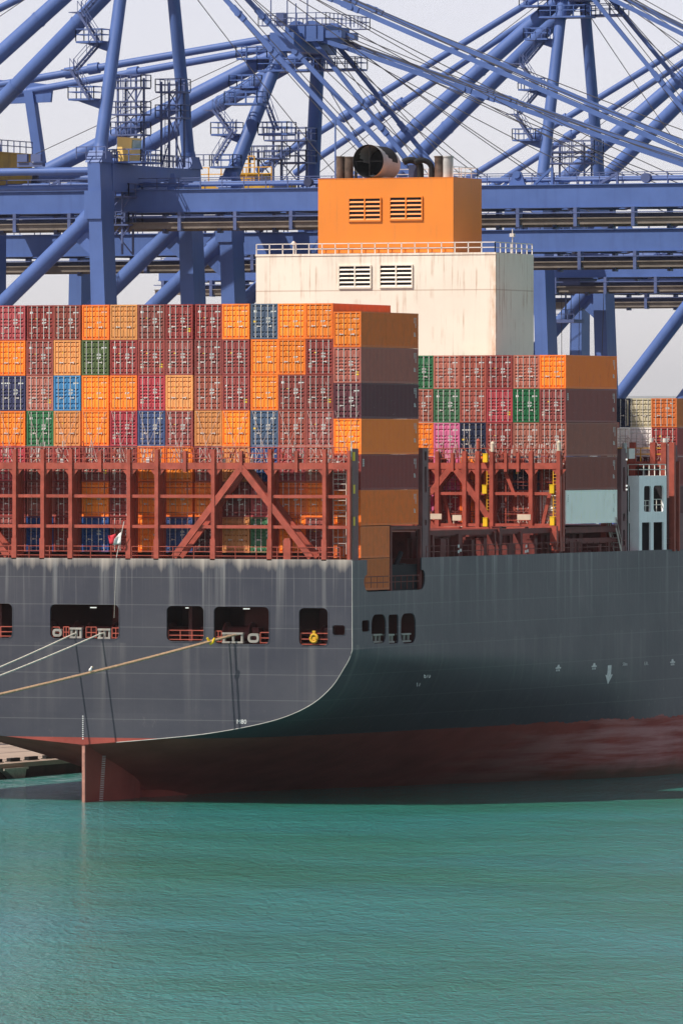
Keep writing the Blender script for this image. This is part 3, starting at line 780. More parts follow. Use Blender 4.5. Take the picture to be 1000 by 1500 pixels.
# ---- lashing bridges
def bridge_part(mb, name, mat, par): return child(mb, name, mat, par)
def lashing_bridge(Y0, Y1, x0, x1, zbase, ztop_, levels, posts, half=(), braces=(), rails=True, postw=.32):
    """levels: z of beams, first the big one under the top walkway"""
    mb = MB()
    zt = levels[0]
    mb.box(x0, x1, Y0+.05, Y0+.35, zt-.27, zt+.27); mb.box(x0, x1, Y1-.3, Y1, zt-.27, zt+.27)
    mb.box(x0, x1, Y0+.35, Y1-.3, zt+.16, zt+.25)
    for z in levels[1:]:
        mb.box(x0, x1, Y0+.06, Y0+.28, z-.13, z+.13); mb.box(x0, x1, Y1-.26, Y1-.02, z-.13, z+.13)
        mb.box(x0, x1, Y1-.55, Y1-.26, z+.06, z+.12)
    b = bridge_part(mb, 'lashing_bridge', 'red_steel', ship)
    for x in posts:
        mb = MB(); w = postw
        mb.box(x-w/2, x+w/2, Y0-.12, Y0+.3, zbase, ztop_)
        mb.box(x-w/2-.06, x+w/2+.06, Y0-.18, Y0+.32, zbase, levels[-1]-1.0) if zbase < levels[-1]-1.2 else None
        mb.box(x-.06, x+.06, Y0+.3, Y1-.3, zbase+.02, zt-.3)
        # haunches under the top beam
        for s in (-1, 1):
            mb.prism([(x+s*w/2, zt-.28), (x+s*(w/2+.5), zt-.28), (x+s*w/2, zt-.9)], 1, Y0+.1, Y0+.28)
        bridge_part(mb, 'post', 'red_steel', b)
        mb = MB(); mb.box(x-.15, x+.15, Y1-.42, Y1-.02, zbase, zt-.27); bridge_part(mb, 'rear_post', 'red_steel', b)
    for x in half:
        mb = MB(); mb.box(x-.13, x+.13, Y0-.08, Y0+.3, zt-.5, ztop_-.15); bridge_part(mb, 'stub_post', 'red_steel', b)
    for (xa, za, xb, zb_) in braces:
        for yy in (Y0-.06, Y1-.25):
            mb = MB(); mb.bar((xa, yy+.12, za), (xb, yy+.12, zb_), .24, .52, (0,0,1)); bridge_part(mb, 'brace', 'red_steel', b)
    if rails:
        mb = MB(); railing(mb, [(x0, Y0+.05, zt+.27), (x1, Y0+.05, zt+.27)], h=1.25, step=1.25, r=.03, rails=(1.0, .62, .28)); bridge_part(mb, 'railing', 'red_steel', b)
        for z in list(levels[1:]) :
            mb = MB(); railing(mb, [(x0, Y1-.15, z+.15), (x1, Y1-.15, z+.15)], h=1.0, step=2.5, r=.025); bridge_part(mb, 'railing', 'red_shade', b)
    return b
def rod_set(b, xs, Y, za, zb_, sp=1.05):
    """crossed lashing rods on the stack above the walkway"""
    for x in xs:
        for s in (-1, 1):
            j = random.uniform(-.12, .12)
            mb = MB(); mb.bar((x+s*sp, Y-.06, za), (x-s*(sp*.55)+j, Y-.55, zb_), .026, .026)
            c = Vector((x+s*sp, Y-.06, za)).lerp(Vector((x-s*(sp*.55)+j, Y-.55, zb_)), .82)
            d = Vector((x+s*sp, Y-.06, za)).lerp(Vector((x-s*(sp*.55)+j, Y-.55, zb_)), .97); mb.bar(c, d, .06, .06)
            bridge_part(mb, 'lashing_rod', 'galv_rod', b)
    return
def stowed_gear(b, xs, Y0, z, zr):
    rr = random.Random(len(xs)+int(Y0))
    for x in xs:
        for k in range(3):
            xx = x+rr.uniform(-1.1, 1.1); mb = MB(); h = rr.uniform(.8, 1.9)
            mb.bar((xx, Y0+rr.uniform(.1, .5), z), (xx+rr.uniform(-.5, .5), Y0+.05, z+h), .06, .06)
            if k == 0: mb.box(xx-.14, xx+.14, Y0+.2, Y0+.45, z, z+rr.uniform(.25, .55))
            else: mb.bar((xx, Y0+.15, z+h*.3), (xx+.1, Y0+.1, z+h*.75), .11, .11)
            bridge_part(mb, 'turnbuckle', rr.choice(['galv_rod', 'red_steel', 'galv', 'red_shade']), b)
BY0, BY1 = .18, 1.72
bz = [Z_at(p, 10, BY0) for p in (682.5, 727, 771.5)]
PX = [22, 63, 104, 189, 230, 312.5, 395.5, 475.3]
px_x = lambda p: X_at(p, BY0)
apex = (px_x(353), Z_at(684, 10, 0)); zd = 20.05
br = []
for a in (255, 455): br.append((px_x(a), 20.3, apex[0], apex[1]))
br.append((px_x(11), 20.3, px_x(-87), apex[1])); br.append((px_x(-187), 20.3, px_x(-87), apex[1]))
port = [-px_x(p) for p in (475.3, 395.5, 312.5)]
sternb = lashing_bridge(BY0, BY1, -23.6, 23.61, zd, Z_at(658, 10, 0), bz, port+[px_x(p) for p in PX], [px_x(p) for p in (147, 271, 353, 434)], br)
# starboard end frame of the stern bridge
mb = MB(); mb.box(23.7, 23.88, BY0+.32, BY1+.1, 20.0, Z_at(657, 23, 0)); bridge_part(mb, 'end_plate', 'bridge_grey', sternb)
mb = MB(); mb.box(23.62, 23.88, BY0-.12, BY0+.3, 20.0, Z_at(660, 23, 0)); bridge_part(mb, 'post', 'red_steel', sternb)
rod_set(sternb, colX[:13], YB, Z_at(603, 10, YB)+.05, bz[0]+.35); 
rod_set(sternb, colX[:13], YB, Z_at(655, 10, YB)-.05, bz[0]+.3, .7)
stowed_gear(sternb, colX[:13], BY0, bz[0]+.27, 0); 
for py_ in (669, 717, 764):
    mb = MB(); p = on_Y(510, py_, BY0); mb.box(p.x-.26, p.x+.26, BY0+.4, BY0+.8, p.z-.34, p.z+.34); mb.box(p.x-.28, p.x+.28, BY0+.38, BY0+.82, p.z+.34, p.z+.38); bridge_part(mb, 'equipment_box', 'yellow', sternb)
mb = MB()
xl = px_x(508)
for d in (-.0, .42): mb.bar((xl+d, BY0+.25, 20.1), (xl+d, BY0+.25, bz[0]), .05, .05)
for i in range(int((bz[0]-20.1)/.32)): mb.bar((xl, BY0+.25, 20.2+i*.32), (xl+.42, BY0+.25, 20.2+i*.32), .035, .035)
bridge_part(mb, 'ladder', 'rail_tan', sternb)
mb = MB()
for a, b in ((484, 503),):
    for py_ in (694, 702, 709, 718, 733, 740, 748, 756, 787, 796): 
        p, q = on_Y(a+4, py_, 1.0), on_Y(b+4, py_, 1.0); mb.bar(p, q, .06, .06)
    for x_ in (a+4, b+4): mb.bar(on_Y(x_, 690, 1.0), on_Y(x_, 812, 1.0), .06, .06)
bridge_part(mb, 'railing', 'galv_rod', sternb)
mb = MB(); p = on_Y(416, 814, .1); q = on_Y(425, 793, .1); mb.box(p.x-.05, q.x+.05, .05, .5, 20.0, q.z); mb.prism([(p.x-.05, q.z), (q.x+.05, q.z), (q.x-.05, q.z+.25), (p.x+.05, q.z+.25)], 1, .05, .5); bridge_part(mb, 'vent_cowl', 'red_steel', sternb)
mb = MB(); railing(mb, [(-23.6, .1, 20.15), (23.0, .1, 20.15)], h=1.0, step=1.9, r=.028, rails=(1.0, .6, .25)); bridge_part(mb, 'railing', 'red_steel', sternb)

# end plate of the bridge at the forward end of the stern bay
def frame_plate(pxa, pxb, pyt, pyb, holes_px, X, name, mat, par, th=.5):
    ya, yb = Y_at(pxa, X), Y_at(pxb, X); zt_, zb_ = Z_at(pyt, X, ya), Z_at(pyb, X, ya)
    hs = []
    for t, bt in holes_px:
        hs.append(rrect(ya+(yb-ya)*.34, ya+(yb-ya)*.74, Z_at(bt, X, ya), Z_at(t, X, ya), (yb-ya)*.18))
    return part(plate([(ya, zb_), (yb, zb_), (yb, zt_), (ya, zt_)], hs, th, M_X(X-th/2), name, mat, par))
Yb1 = Y_at(619, 23.9)
mb = MB(); zt = Z_at(684, 20, Yb1); mb.box(-23.5, 23.35, Yb1, Yb1+1.3, zt-.25, zt+.25); mb.box(-23.5, 23.3, Yb1+.1, Yb1+1.2, zt-5.3, zt-5.1); 
fb = bridge_part(mb, 'lashing_bridge', 'red_steel', ship)
o = frame_plate(618.5, 627, 656, 817, [(661, 675), (683, 722), (761, 770)], 23.95, 'end_plate', 'bridge_grey', ship)
mb = MB(); mb.box(23.3, 23.9, Yb1+.2, Yb1+.5, 17.4, 26); mb.box(23.3, 23.9, Yb1+1.3, Yb1+1.6, 20, 26.0); bridge_part(mb, 'post', 'red_shade', fb)

# bridge before the casing
Y2a, Y2b = Y2-1.3, Y2-.2
q2 = lambda p: X_at(p, Y2a)
z2 = lambda p: Z_at(p, 18, Y2a)
b2 = lashing_bridge(Y2a, Y2b, -23.5, q2(817), 20.3, z2(661), [z2(682.5), z2(723), z2(769)], [q2(p) for p in (560, 602, 640, 680, 699, 719.5, 777, 817.5)], [q2(p) for p in (662, 740, 758)],
    [(q2(630), z2(722), q2(659), z2(686)), (q2(700), z2(735), q2(667), z2(688)), (q2(716), z2(760), q2(700), z2(735)), (q2(622), z2(752), q2(640), z2(785))], postw=.36)
for p in (640, 660): pass
for px_, py_, c_ in ((711, 671, 0), (710, 717, 0), (711, 765, 0), (808.5, 716.5, 0), (809, 763.5, 0)):
    mb = MB(); p = on_Y(px_, py_, Y2a-.1); mb.box(p.x-.2, p.x+.2, Y2a-.3, Y2a, p.z-.36, p.z+.36); mb.box(p.x-.22, p.x+.22, Y2a-.32, Y2a+.02, p.z+.36, p.z+.41); bridge_part(mb, 'equipment_box', 'yellow', b2)
for px_, py_ in ((637, 756.5), (669, 758.5), (767, 757.5)):
    mb = MB(); p = on_Y(px_, py_, Y2a-.1); w_ = .42 if px_ == 669 else .62; mb.box(p.x-w_, p.x+w_, Y2a-.16, Y2a-.08, p.z-.24, p.z+.24); mb.bar((p.x-w_+.1, Y2a-.1, p.z-.5), (p.x-w_+.1, Y2a-.1, p.z+.24), .06, .06); bridge_part(mb, 'name_board', 'board_beige', b2)
for px_ in (715.5, 812.5):
    mb = MB(); x = q2(px_)
    for d in (-.2, .2): mb.bar((x+d, Y2a+.05, z2(775)), (x+d, Y2a+.05, z2(690)), .07, .07)
    for i in range(18): z = z2(775)+(z2(690)-z2(775))*i/18; mb.bar((x-.2, Y2a+.05, z), (x+.2, Y2a+.05, z), .05, .05)
    bridge_part(mb, 'ladder', 'ladder_yellow', b2)
rod_set(b2, col2, Y2, z2(650), z2(679)); stowed_gear(b2, col2, Y2a, z2(678), 0); stowed_gear(b2, [x+1.2 for x in col2], Y2a+.3, z2(678), 0); rod_set(b2, col2, Y2, z2(640), z2(676), .6); rod_set(b2, col2, Y2, z2(722), z2(768), .8)
for px_, py_ in ((721, 655), (700, 651), (818, 653.5)):
    mb = MB(); p = on_Y(px_, py_, Y2a); mb.tube((p.x, Y2a, p.z-.4), (p.x, Y2a, p.z+.3), .17, n=10); mb.tube((p.x, Y2a, p.z+.3), (p.x, Y2a, p.z+.5), .2, .08, n=10); bridge_part(mb, 'deck_light', 'board_beige' if px_ != 700 else 'red_steel', b2)
# low frames in front of the bridge, lit by the sun, and the gear along the side deck
def goalpost(pxa, pxb, pyt, pyb, name='pipe_frame'):
    mb = MB(); a, b = on_Y(pxa, pyt, Y2a-.8), on_Y(pxb, pyt, Y2a-.8); zb_ = Z_at(pyb, a.x, a.y); y = a.y
    mb.box(a.x, b.x, y, y+.4, a.z-.45, a.z); mb.box(a.x, a.x+.42, y, y+.4, zb_, a.z-.45); mb.box(b.x-.42, b.x, y, y+.4, zb_-1.3, a.z-.45)
    bridge_part(mb, name, 'red_steel', b2)
goalpost(678, 715, 772, 784); goalpost(741, 768, 772, 785); goalpost(778, 814, 770, 784); goalpost(630, 672, 771, 777)
mb = MB()
for px_, t, bt in ((712, 778, 800), (768, 778, 796), (811, 778, 798)):
    p = on_Y(px_, t, Y2a-.9); mb = MB(); mb.box(p.x-.3, p.x+.3, p.y-.2, p.y+.2, Z_at(bt, p.x, p.y), p.z); bridge_part(mb, 'bollard_post', 'red_steel', b2)
mb = MB()
for py_ in (706, 753, 762): mb.bar((q2(628), Y2b-.3, z2(py_)), (q2(816), Y2b-.3, z2(py_)), .06, .06)
for px_ in (648, 690, 735, 788): mb.bar((q2(px_), Y2b-.25, z2(768)), (q2(px_), Y2b-.25, z2(684)), .09, .09)
bridge_part(mb, 'pipe_run', 'red_steel', b2)
for pa, ta, pb, tb in ((690, 725, 700, 765), (748, 723, 735, 690), (790, 768, 800, 725), (655, 768, 645, 725)):
    mb = MB(); mb.bar((q2(pa), Y2b-.4, z2(ta)), (q2(pb), Y2b-.4, z2(tb)), .2, .3); bridge_part(mb, 'brace', 'red_steel', b2)
# side deck gear between the recess and the access tower
sd = random.Random(5)
mb = MB(); ys = sy(626), sy(917); railing(mb, [(23.95, ys[0], 20.02), (23.95, ys[1], 20.02)], h=1.05, step=1.5, r=.03); child(mb, 'side_rail', 'red_shade', ship)
mb = MB()
mb.box(23.0, 23.4, sy(626), sy(917), 21.9, 22.35); child(mb, 'pipe_rack', 'red_shade', ship)
for px_, w_, t in ((633, 3, 785), (645, 8, 790), (671, 5, 783), (690, 4, 792), (708, 4, 790), (731, 4, 772), (742, 12, 797), (762, 3, 780), (782, 4, 790), (818, 4, 770), (834, 12, 794), (848, 3, 793), (876, 4, 798), (890, 3, 795), (724, 2, 780), (655, 2, 790)):
    X = 23.6; ya, yb = Y_at(px_, X), Y_at(px_+w_, X); mb = MB(); z = Z_at(t, X, ya)
    mb.box(X-.7, X, ya, yb, 20.0, z); mb.box(X-.75, X+.03, ya-.05, yb+.05, z, z+.06)
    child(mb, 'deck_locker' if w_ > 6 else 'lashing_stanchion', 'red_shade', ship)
for px_, t in ((671, 800), (674, 806), (671, 808), (770, 800), (772, 807), (769, 808)):
    X = 23.98; p = on_X(px_, t, X); mb = MB(); mb.box(X, X+.03, p.y-.16, p.y+.16, p.z-.12, p.z+.12); child(mb, 'number_board', 'white_mark', ship)
mb = MB(); X = 23.6
for px_ in (846, 905):
    y = Y_at(px_, X); mb.box(X-.4, X, y-.25, y+.25, 20, 21.2)
ya, yb = Y_at(828, 23.5), Y_at(908, 23.5); mb.box(20.9, 23.5, ya, yb, Z_at(781, 23, ya), Z_at(775, 23, ya)); mb.box(23.1, 23.5, ya, yb, Z_at(797, 23, ya), Z_at(789, 23, ya))
child(mb, 'stack_support', 'red_shade', ship)
mb = MB(); y = Y_at(896, 23.7); y1_ = Y_at(904, 23.7)
stair(mb, (23.7, y1_, 20.05), (23.7, y, Z_at(774, 23.7, y)), .7, (1, 0, 0)); child(mb, 'deck_stair', 'galv_rod', ship)
# bridge between the second bay and the access tower
Y4 = Y_at(908.5, 23.9)
mb = MB(); mb.box(-23, 23.3, Y4, Y4+1.2, 31.0, 31.5); mb.box(-23, 23.3, Y4, Y4+1.2, 26, 26.3)
b4 = bridge_part(mb, 'lashing_bridge', 'red_steel', ship)
part(plate([(Y4, 20), (Y4+1.35, 20), (Y4+1.35, Z_at(657, 23.9, Y4)), (Y4, Z_at(657, 23.9, Y4))], [rrect(Y4+.4, Y4+.95, Z_at(b, 23.9, Y4), Z_at(t, 23.9, Y4), .2) for t, b in ((684, 720), (752, 764), (776, 800))], .4, M_X(23.75), 'end_plate', 'bridge_grey', ship))
mb = MB(); p = on_X(914, 655, 23.8); mb.tube(p-Vector((0,0,.5)), p+Vector((0,0,.35)), .2, n=10); bridge_part(mb, 'deck_light', 'grey_pipe', b4)
mb = MB(); p = on_X(924, 662, 23.8); mb.box(22.9, 23.8, p.y-.55, p.y+.9, p.z-.6, p.z+.3); bridge_part(mb, 'floodlight', 'galv', b4)
for py_ in (673, 711.5, 717):
    mb = MB(); p = on_X(917, py_, 24.0); mb.box(23.97, 24.03, p.y-.12, p.y+.12, p.z-.07, p.z+.07); bridge_part(mb, 'lamp', 'lamp_glow', b4)
# white access tower
X5 = HB-.02; ya, yb = Y_at(935.5, X5), Y_at(975.5, X5); zt_ = Z_at(697, X5, ya)
def oz(p): return Z_at(p, X5, ya)
def oy(p): return Y_at(p, X5)
hs = [rrect(oy(942.5), oy(953), oz(750), oz(712), .3), rrect(oy(956.5), oy(971), oz(750), oz(711.5), .35), rrect(oy(939.5), oy(952), 20.02, oz(765.5), .05), rrect(oy(956.5), oy(971), 20.02, oz(765.5), .05)]
part(plate([(ya, 19.95), (yb, 19.95), (yb, zt_), (ya, zt_)], hs, .15, M_X(X5-.075), 'access_tower', 'white_paint', ship))
tw = bpy.data.objects[[o.name for o in ship.children if o.name.startswith('access_tower')][0]]
xw = X_at(919, ya)
part(plate([(xw, 19.95), (X5-.16, 19.95), (X5-.16, zt_), (xw, zt_)], [rrect(xw+.02, xw+(X5-xw)*.16, oz(750), oz(712), .1), rrect(xw+.02, xw+(X5-xw)*.16, 20.1, oz(766), .1)], .15, M_Y(ya+.075), 'tower_wall', 'white_paint', tw)).matrix_parent_inverse = Matrix.Identity(4)
mb = MB(); mb.box(xw, X5-.17, ya+.16, yb, zt_-.35, zt_); mb.box(xw, X5-.17, ya+.16, yb, oz(757), oz(757)+.2); child(mb, 'tower_floor', 'white_paint', tw)
mb = MB(); mb.box(xw-.6, xw-.45, ya+.2, yb+1, 20, zt_-.4); mb.box(xw-.4, X5-.3, yb+.3, yb+.45, 20, zt_-.4); child(mb, 'tower_inside_shade', 'inner_dark', tw)  # dark sheets behind the openings, interior shade put in as colour
mb = MB(); railing(mb, [(xw, ya, zt_), (X5-.1, ya, zt_), (X5-.1, yb, zt_)], h=1.0, step=1.5, r=.035); railing(mb, [(X5-.2, oy(942.5), oz(750)), (X5-.2, oy(953), oz(750))], h=1.0, step=.8); railing(mb, [(X5-.2, oy(956.5), oz(750)), (X5-.2, oy(971), oz(750))], h=1.1, step=1.0); child(mb, 'tower_rail', 'rail_white', tw)
# bridge beyond the tower
Y6 = Y_at(982, 23.9)
mb = MB(); z6 = lambda p: Z_at(p, 22, Y6)
mb.box(-23, 23.5, Y6, Y6+1.3, z6(684), z6(676)); mb.box(-23, 23.5, Y6, Y6+1.3, z6(724), z6(720)); mb.box(-23, 23.5, Y6, Y6+1.3, z6(752), z6(748))
b6 = bridge_part(mb, 'lashing_bridge', 'red_steel', ship)
for p in (884, 926, 956, 972, 984):
    x = X_at(p, Y6); mb = MB(); mb.box(x-.25, x+.25, Y6-.2, Y6+.2, 20, z6(648)); mb.box(x-.25, x+.25, Y6+1.0, Y6+1.3, 20, z6(676)); bridge_part(mb, 'post', 'red_steel', b6)
mb = MB(); mb.box(23.5, 23.95, Y6-.1, Y6+1.4, 20, z6(652)); mb.box(23.5, 23.96, Y6+1.4, Y6+3.2, 20, z6(752)); bridge_part(mb, 'end_plate', 'bridge_grey', b6)
mb = MB(); railing(mb, [(16, Y6, z6(676)), (23.5, Y6, z6(676))], h=1.2, step=1.3, r=.04); bridge_part(mb, 'railing', 'ladder_yellow', b6)
for xs_ in (X_at(953, Y6), X_at(973, Y6)):
    mb = MB(); mb.tube((xs_, Y6, z6(650)), (xs_, Y6, z6(642)), .2); bridge_part(mb, 'deck_light', 'rail_white', b6)
rod_set(b6, col3, Y3, z6(640), z6(674))
mb = MB(); railing(mb, [(23.9, sy(977), 20.1), (23.9, sy(1060), 20.1)], h=1.05, step=1.5); child(mb, 'side_rail', 'red_shade', ship)

# ---- engine casing and funnel
YC = 60.0
cx0, cx1 = X_at(375, YC), X_at(725.5, YC); zc = Z_at(371.5, 0, YC)
Yc1 = Y_at(781, cx1)
mb = MB(); mb.box(cx0, cx1, YC, Yc1, 20, zc); cas = child(mb, 'engine_casing', 'casing_cream', ship)
ox0, ox1 = X_at(465.8, YC+.4), X_at(663.5, YC+.4); zo = Z_at(260.5, 5, YC)
Yo1 = Y_at(705, ox1)
mb = MB(); mb.box(ox0, ox1, YC+.4, Yo1, zc+.004, zo); mb.box(ox0-.03, ox1+.03, YC+.37, Yo1+.03, zo, zo+.05); fun = child(mb, 'funnel', 'casing_orange', ship)
def louvre(px0, px1, pyt, pyb, Y, mat, par):
    x0, x1, zt_, zb_ = X_at(px0, Y), X_at(px1, Y), Z_at(pyt, 0, Y), Z_at(pyb, 0, Y)
    mb = MB(); t = .1
    mb.box(x0-t, x1+t, Y-.14, Y+.02, zt_, zt_+t); mb.box(x0-t, x1+t, Y-.14, Y+.02, zb_-t, zb_); mb.box(x0-t, x0, Y-.14, Y+.02, zb_, zt_); mb.box(x1, x1+t, Y-.14, Y+.02, zb_, zt_)
    xm = (x0+x1)/2; mb.box(xm-.06, xm+.06, Y-.14, Y+.02, zb_, zt_)
    fr = child(mb, 'louvre', mat, par)
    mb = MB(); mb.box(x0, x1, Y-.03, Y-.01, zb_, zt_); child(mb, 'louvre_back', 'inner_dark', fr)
    n = 5; h = (zt_-zb_)/n
    for i in range(n):
        z = zb_+h*i
        for a, b in ((x0, xm-.06), (xm+.06, x1)):
            mb = MB(); mb.prism([(Y-.14, z+h*.02), (Y-.05, z+h*.34), (Y-.05, z+h*.42), (Y-.14, z+h*.10)], 0, a+.01, b-.01); child(mb, 'slat', mat, fr)
louvre(497.5, 542.5, 390, 421, YC, 'casing_cream', cas); louvre(557.5, 603, 389.5, 420.5, YC, 'casing_cream', cas)
louvre(512, 557, 291, 323, YC+.4, 'casing_orange', fun); louvre(572, 617.5, 290, 322, YC+.4, 'casing_orange', fun)
mb = MB(); railing(mb, [(cx0, YC+.1, zc), (cx1-.1, YC+.1, zc), (cx1-.1, Yc1-.1, zc)], h=.92, step=1.25, r=.04, rails=(1.0, .5)); child(mb, 'railing', 'rail_white', cas)
mb = MB(); mb.box(cx0-.05, cx1+.05, YC-.06, YC, zc-.16, zc+.02); child(mb, 'deck_edge', 'casing_cream', cas)
mb = MB(); p = on_Y(430, 366, YC+1); mb.tube((p.x, p.y, zc), (p.x, p.y, zc+.9), .06); mb.path([(p.x, p.y, zc+.85), (p.x, p.y, zc+1.0), (p.x, p.y, zc+1.2)], [.12, .26, .05], 10); child(mb, 'dome_lamp', 'rail_white', cas)
p = on_X(750, 360, cx1-.5); mb = MB(); mb.tube((p.x, p.y, zc), (p.x, p.y, zc+2.2), .05); mb.box(p.x-.2, p.x+.2, p.y-.2, p.y+.2, zc+1.5, zc+1.8); child(mb, 'lamp_post', 'galv', cas)
# exhaust outlets on the funnel top
yc_ = YC+1.2
c0 = on_Y(539, 236, YC+.9); rr = 24.5*depth(c0.x, c0.y)/F
e0 = c0 + Vector((.0, 4.2, -.2))
mb = MB(); n = 28
ring = lambda c, r: [(c.x+math.cos(2*math.pi*i/n)*r, c.y, c.z+math.sin(2*math.pi*i/n)*r) for i in range(n)]
mb.add(ring(c0, rr)+ring(e0, rr*.92), [(i, i+n, (i+1)%n+n, (i+1)%n) for i in range(n)], True)
mb.add(ring(e0, rr*.92), [tuple(range(n))])
mb.box(c0.x-.7, c0.x+.7, c0.y+1.8, c0.y+3.4, zo, c0.z-rr*.8)
pipe = child(mb, 'main_exhaust', 'grey_pipe', fun)
mb = MB(); c1 = c0+Vector((0,.02,0)); c2 = c0+Vector((0,3.5,0)); r2 = rr*.975
mb.add(ring(c1, r2)+ring(c2, r2*.96), [(i, i+n, (i+1)%n+n, (i+1)%n) for i in range(n)], True); mb.add(ring(c2, r2*.96), [tuple(range(n))])
mb.box(c0.x-.03, c0.x+.03, c0.y+.3, c0.y+.36, c0.z-r2*.98, c0.z+r2*.98); mb.box(c0.x-r2*.98, c0.x+r2*.98, c0.y+.3, c0.y+.36, c0.z-.03, c0.z+.03)
child(mb, 'soot_lining', 'soot', pipe)
def upright(px_, pyt, r_px, dy, mat, name='exhaust_pipe', cap=True):
    p = on_Y(px_, pyt, YC+dy); r_ = r_px*depth(p.x, p.y)/F; mb = MB(); mb.tube((p.x, p.y, zo), (p.x, p.y, p.z), r_, n=16); mb.tube((p.x, p.y, p.z-.12), (p.x, p.y, p.z), r_*1.1, n=16); child(mb, name, mat, fun)
upright(498.5, 229, 6, 1.4, 'rust_pipe'); upright(511, 229.5, 6.5, 1.5, 'rust_pipe'); upright(505, 231, 5, 2.8, 'rust_pipe'); upright(521, 236, 2.2, 1.4, 'black')
upright(644, 228.5, 8, 1.6, 'rust_pipe'); upright(655, 228.5, 8.5, 1.8, 'grey_pipe'); upright(649, 228.5, 8, 3.2, 'grey_pipe')
def hooked(px_, pyt, r_px, mat):
    p = on_Y(px_, pyt, YC+1.5); r_ = r_px*depth(p.x, p.y)/F; h = p.z-zo; mb = MB(); rad = .75; pts = [(p.x, p.y, zo), (p.x, p.y, p.z-rad-r_)]
    for i in range(1, 8): t = math.pi*.5*i/7*1.5; pts.append((p.x-rad+math.cos(t)*rad, p.y-.0-(1-math.cos(t))*.5, p.z-rad-r_+math.sin(t)*rad))
    mb.path(pts, r_, 14); child(mb, 'bent_exhaust', mat, fun)
hooked(615.5, 229.5, 5, 'soot'); hooked(632, 230.5, 4.2, 'soot')
mb = MB(); railing(mb, [(ox0+.2, Yo1-.5, zo), (ox1-.2, Yo1-.5, zo), (ox1-.2, YC+.8, zo)], h=1.0, step=1.6, r=.03); child(mb, 'railing', 'galv', fun)
mb = MB(); p = on_Y(607, 250, YC+2.0); mb.box(p.x-.45, p.x+.45, p.y-.3, p.y+.3, zo, p.z+.5); child(mb, 'blower', 'crane_dark', fun)
mb = MB(); p = on_Y(491, 175, YC+3); mb.bar((p.x, p.y, zo), (p.x, p.y, p.z), .12, .12); mb.bar((p.x+.6, p.y, zo), (p.x, p.y, p.z-3), .07, .07); child(mb, 'antenna_mast', 'crane_blue', fun)
# ---------------------------------------------------------------- quay cranes
XW = -31.0
def crane_platform(root, cx, cy, z, lx, ly, name='platform'):
    mb = MB(); mb.box(cx-lx/2, cx+lx/2, cy-ly/2, cy+ly/2, z-.18, z)
    c = [(cx-lx/2, cy-ly/2, z), (cx+lx/2, cy-ly/2, z), (cx+lx/2, cy+ly/2, z), (cx-lx/2, cy+ly/2, z), (cx-lx/2, cy-ly/2, z)]
    railing(mb, c, h=1.1, step=1.2, r=.04)
    return child(mb, name, 'crane_blue', root)
def tower_platform(root, cx, cy, z0, zs_, w=2.4, l=3.6):
    """open service tower: posts, decks with rails, ladder and bracing"""
    mb = MB(); top = max(zs_)
    for sx in (-1, 1):
        for sy_ in (-1, 1): mb.bar((cx+sx*l*.3, cy+sy_*w*.4, z0), (cx+sx*l*.3, cy+sy_*w*.4, top+.9), .17, .17)
    for a, b in zip([z0]+list(zs_[:-1]), zs_):
        mb.bar((cx-l*.3, cy-w*.4, a), (cx+l*.3, cy-w*.4, b), .09, .09); mb.bar((cx+l*.3, cy+w*.4, a), (cx-l*.3, cy+w*.4, b), .09, .09)
    for d in (-.25, .25): mb.bar((cx+d-.1, cy-w*.45, z0), (cx+d-.1, cy-w*.45, top+1), .06, .06)
    n = int((top-z0)/.4)
    for i in range(n): mb.bar((cx-.35, cy-w*.45, z0+i*.4), (cx+.15, cy-w*.45, z0+i*.4), .04, .04)
    t = child(mb, 'service_tower', 'crane_steel', root)
    for z in zs_:
        m2 = MB(); m2.box(cx-l/2, cx+l/2, cy-w/2, cy+w/2, z-.15, z)
        m2.bar((cx+l*.3, cy-w*.4, z-1.2), (cx+l/2, cy-w*.4, z-.1), .1, .1)
        railing(m2, [(cx-l/2, cy-w/2, z), (cx+l/2, cy-w/2, z), (cx+l/2, cy+w/2, z), (cx-l/2, cy+w/2, z), (cx-l/2, cy-w/2, z)], h=1.15, step=1.2, r=.04)
        child(m2, 'platform', 'crane_steel', t)

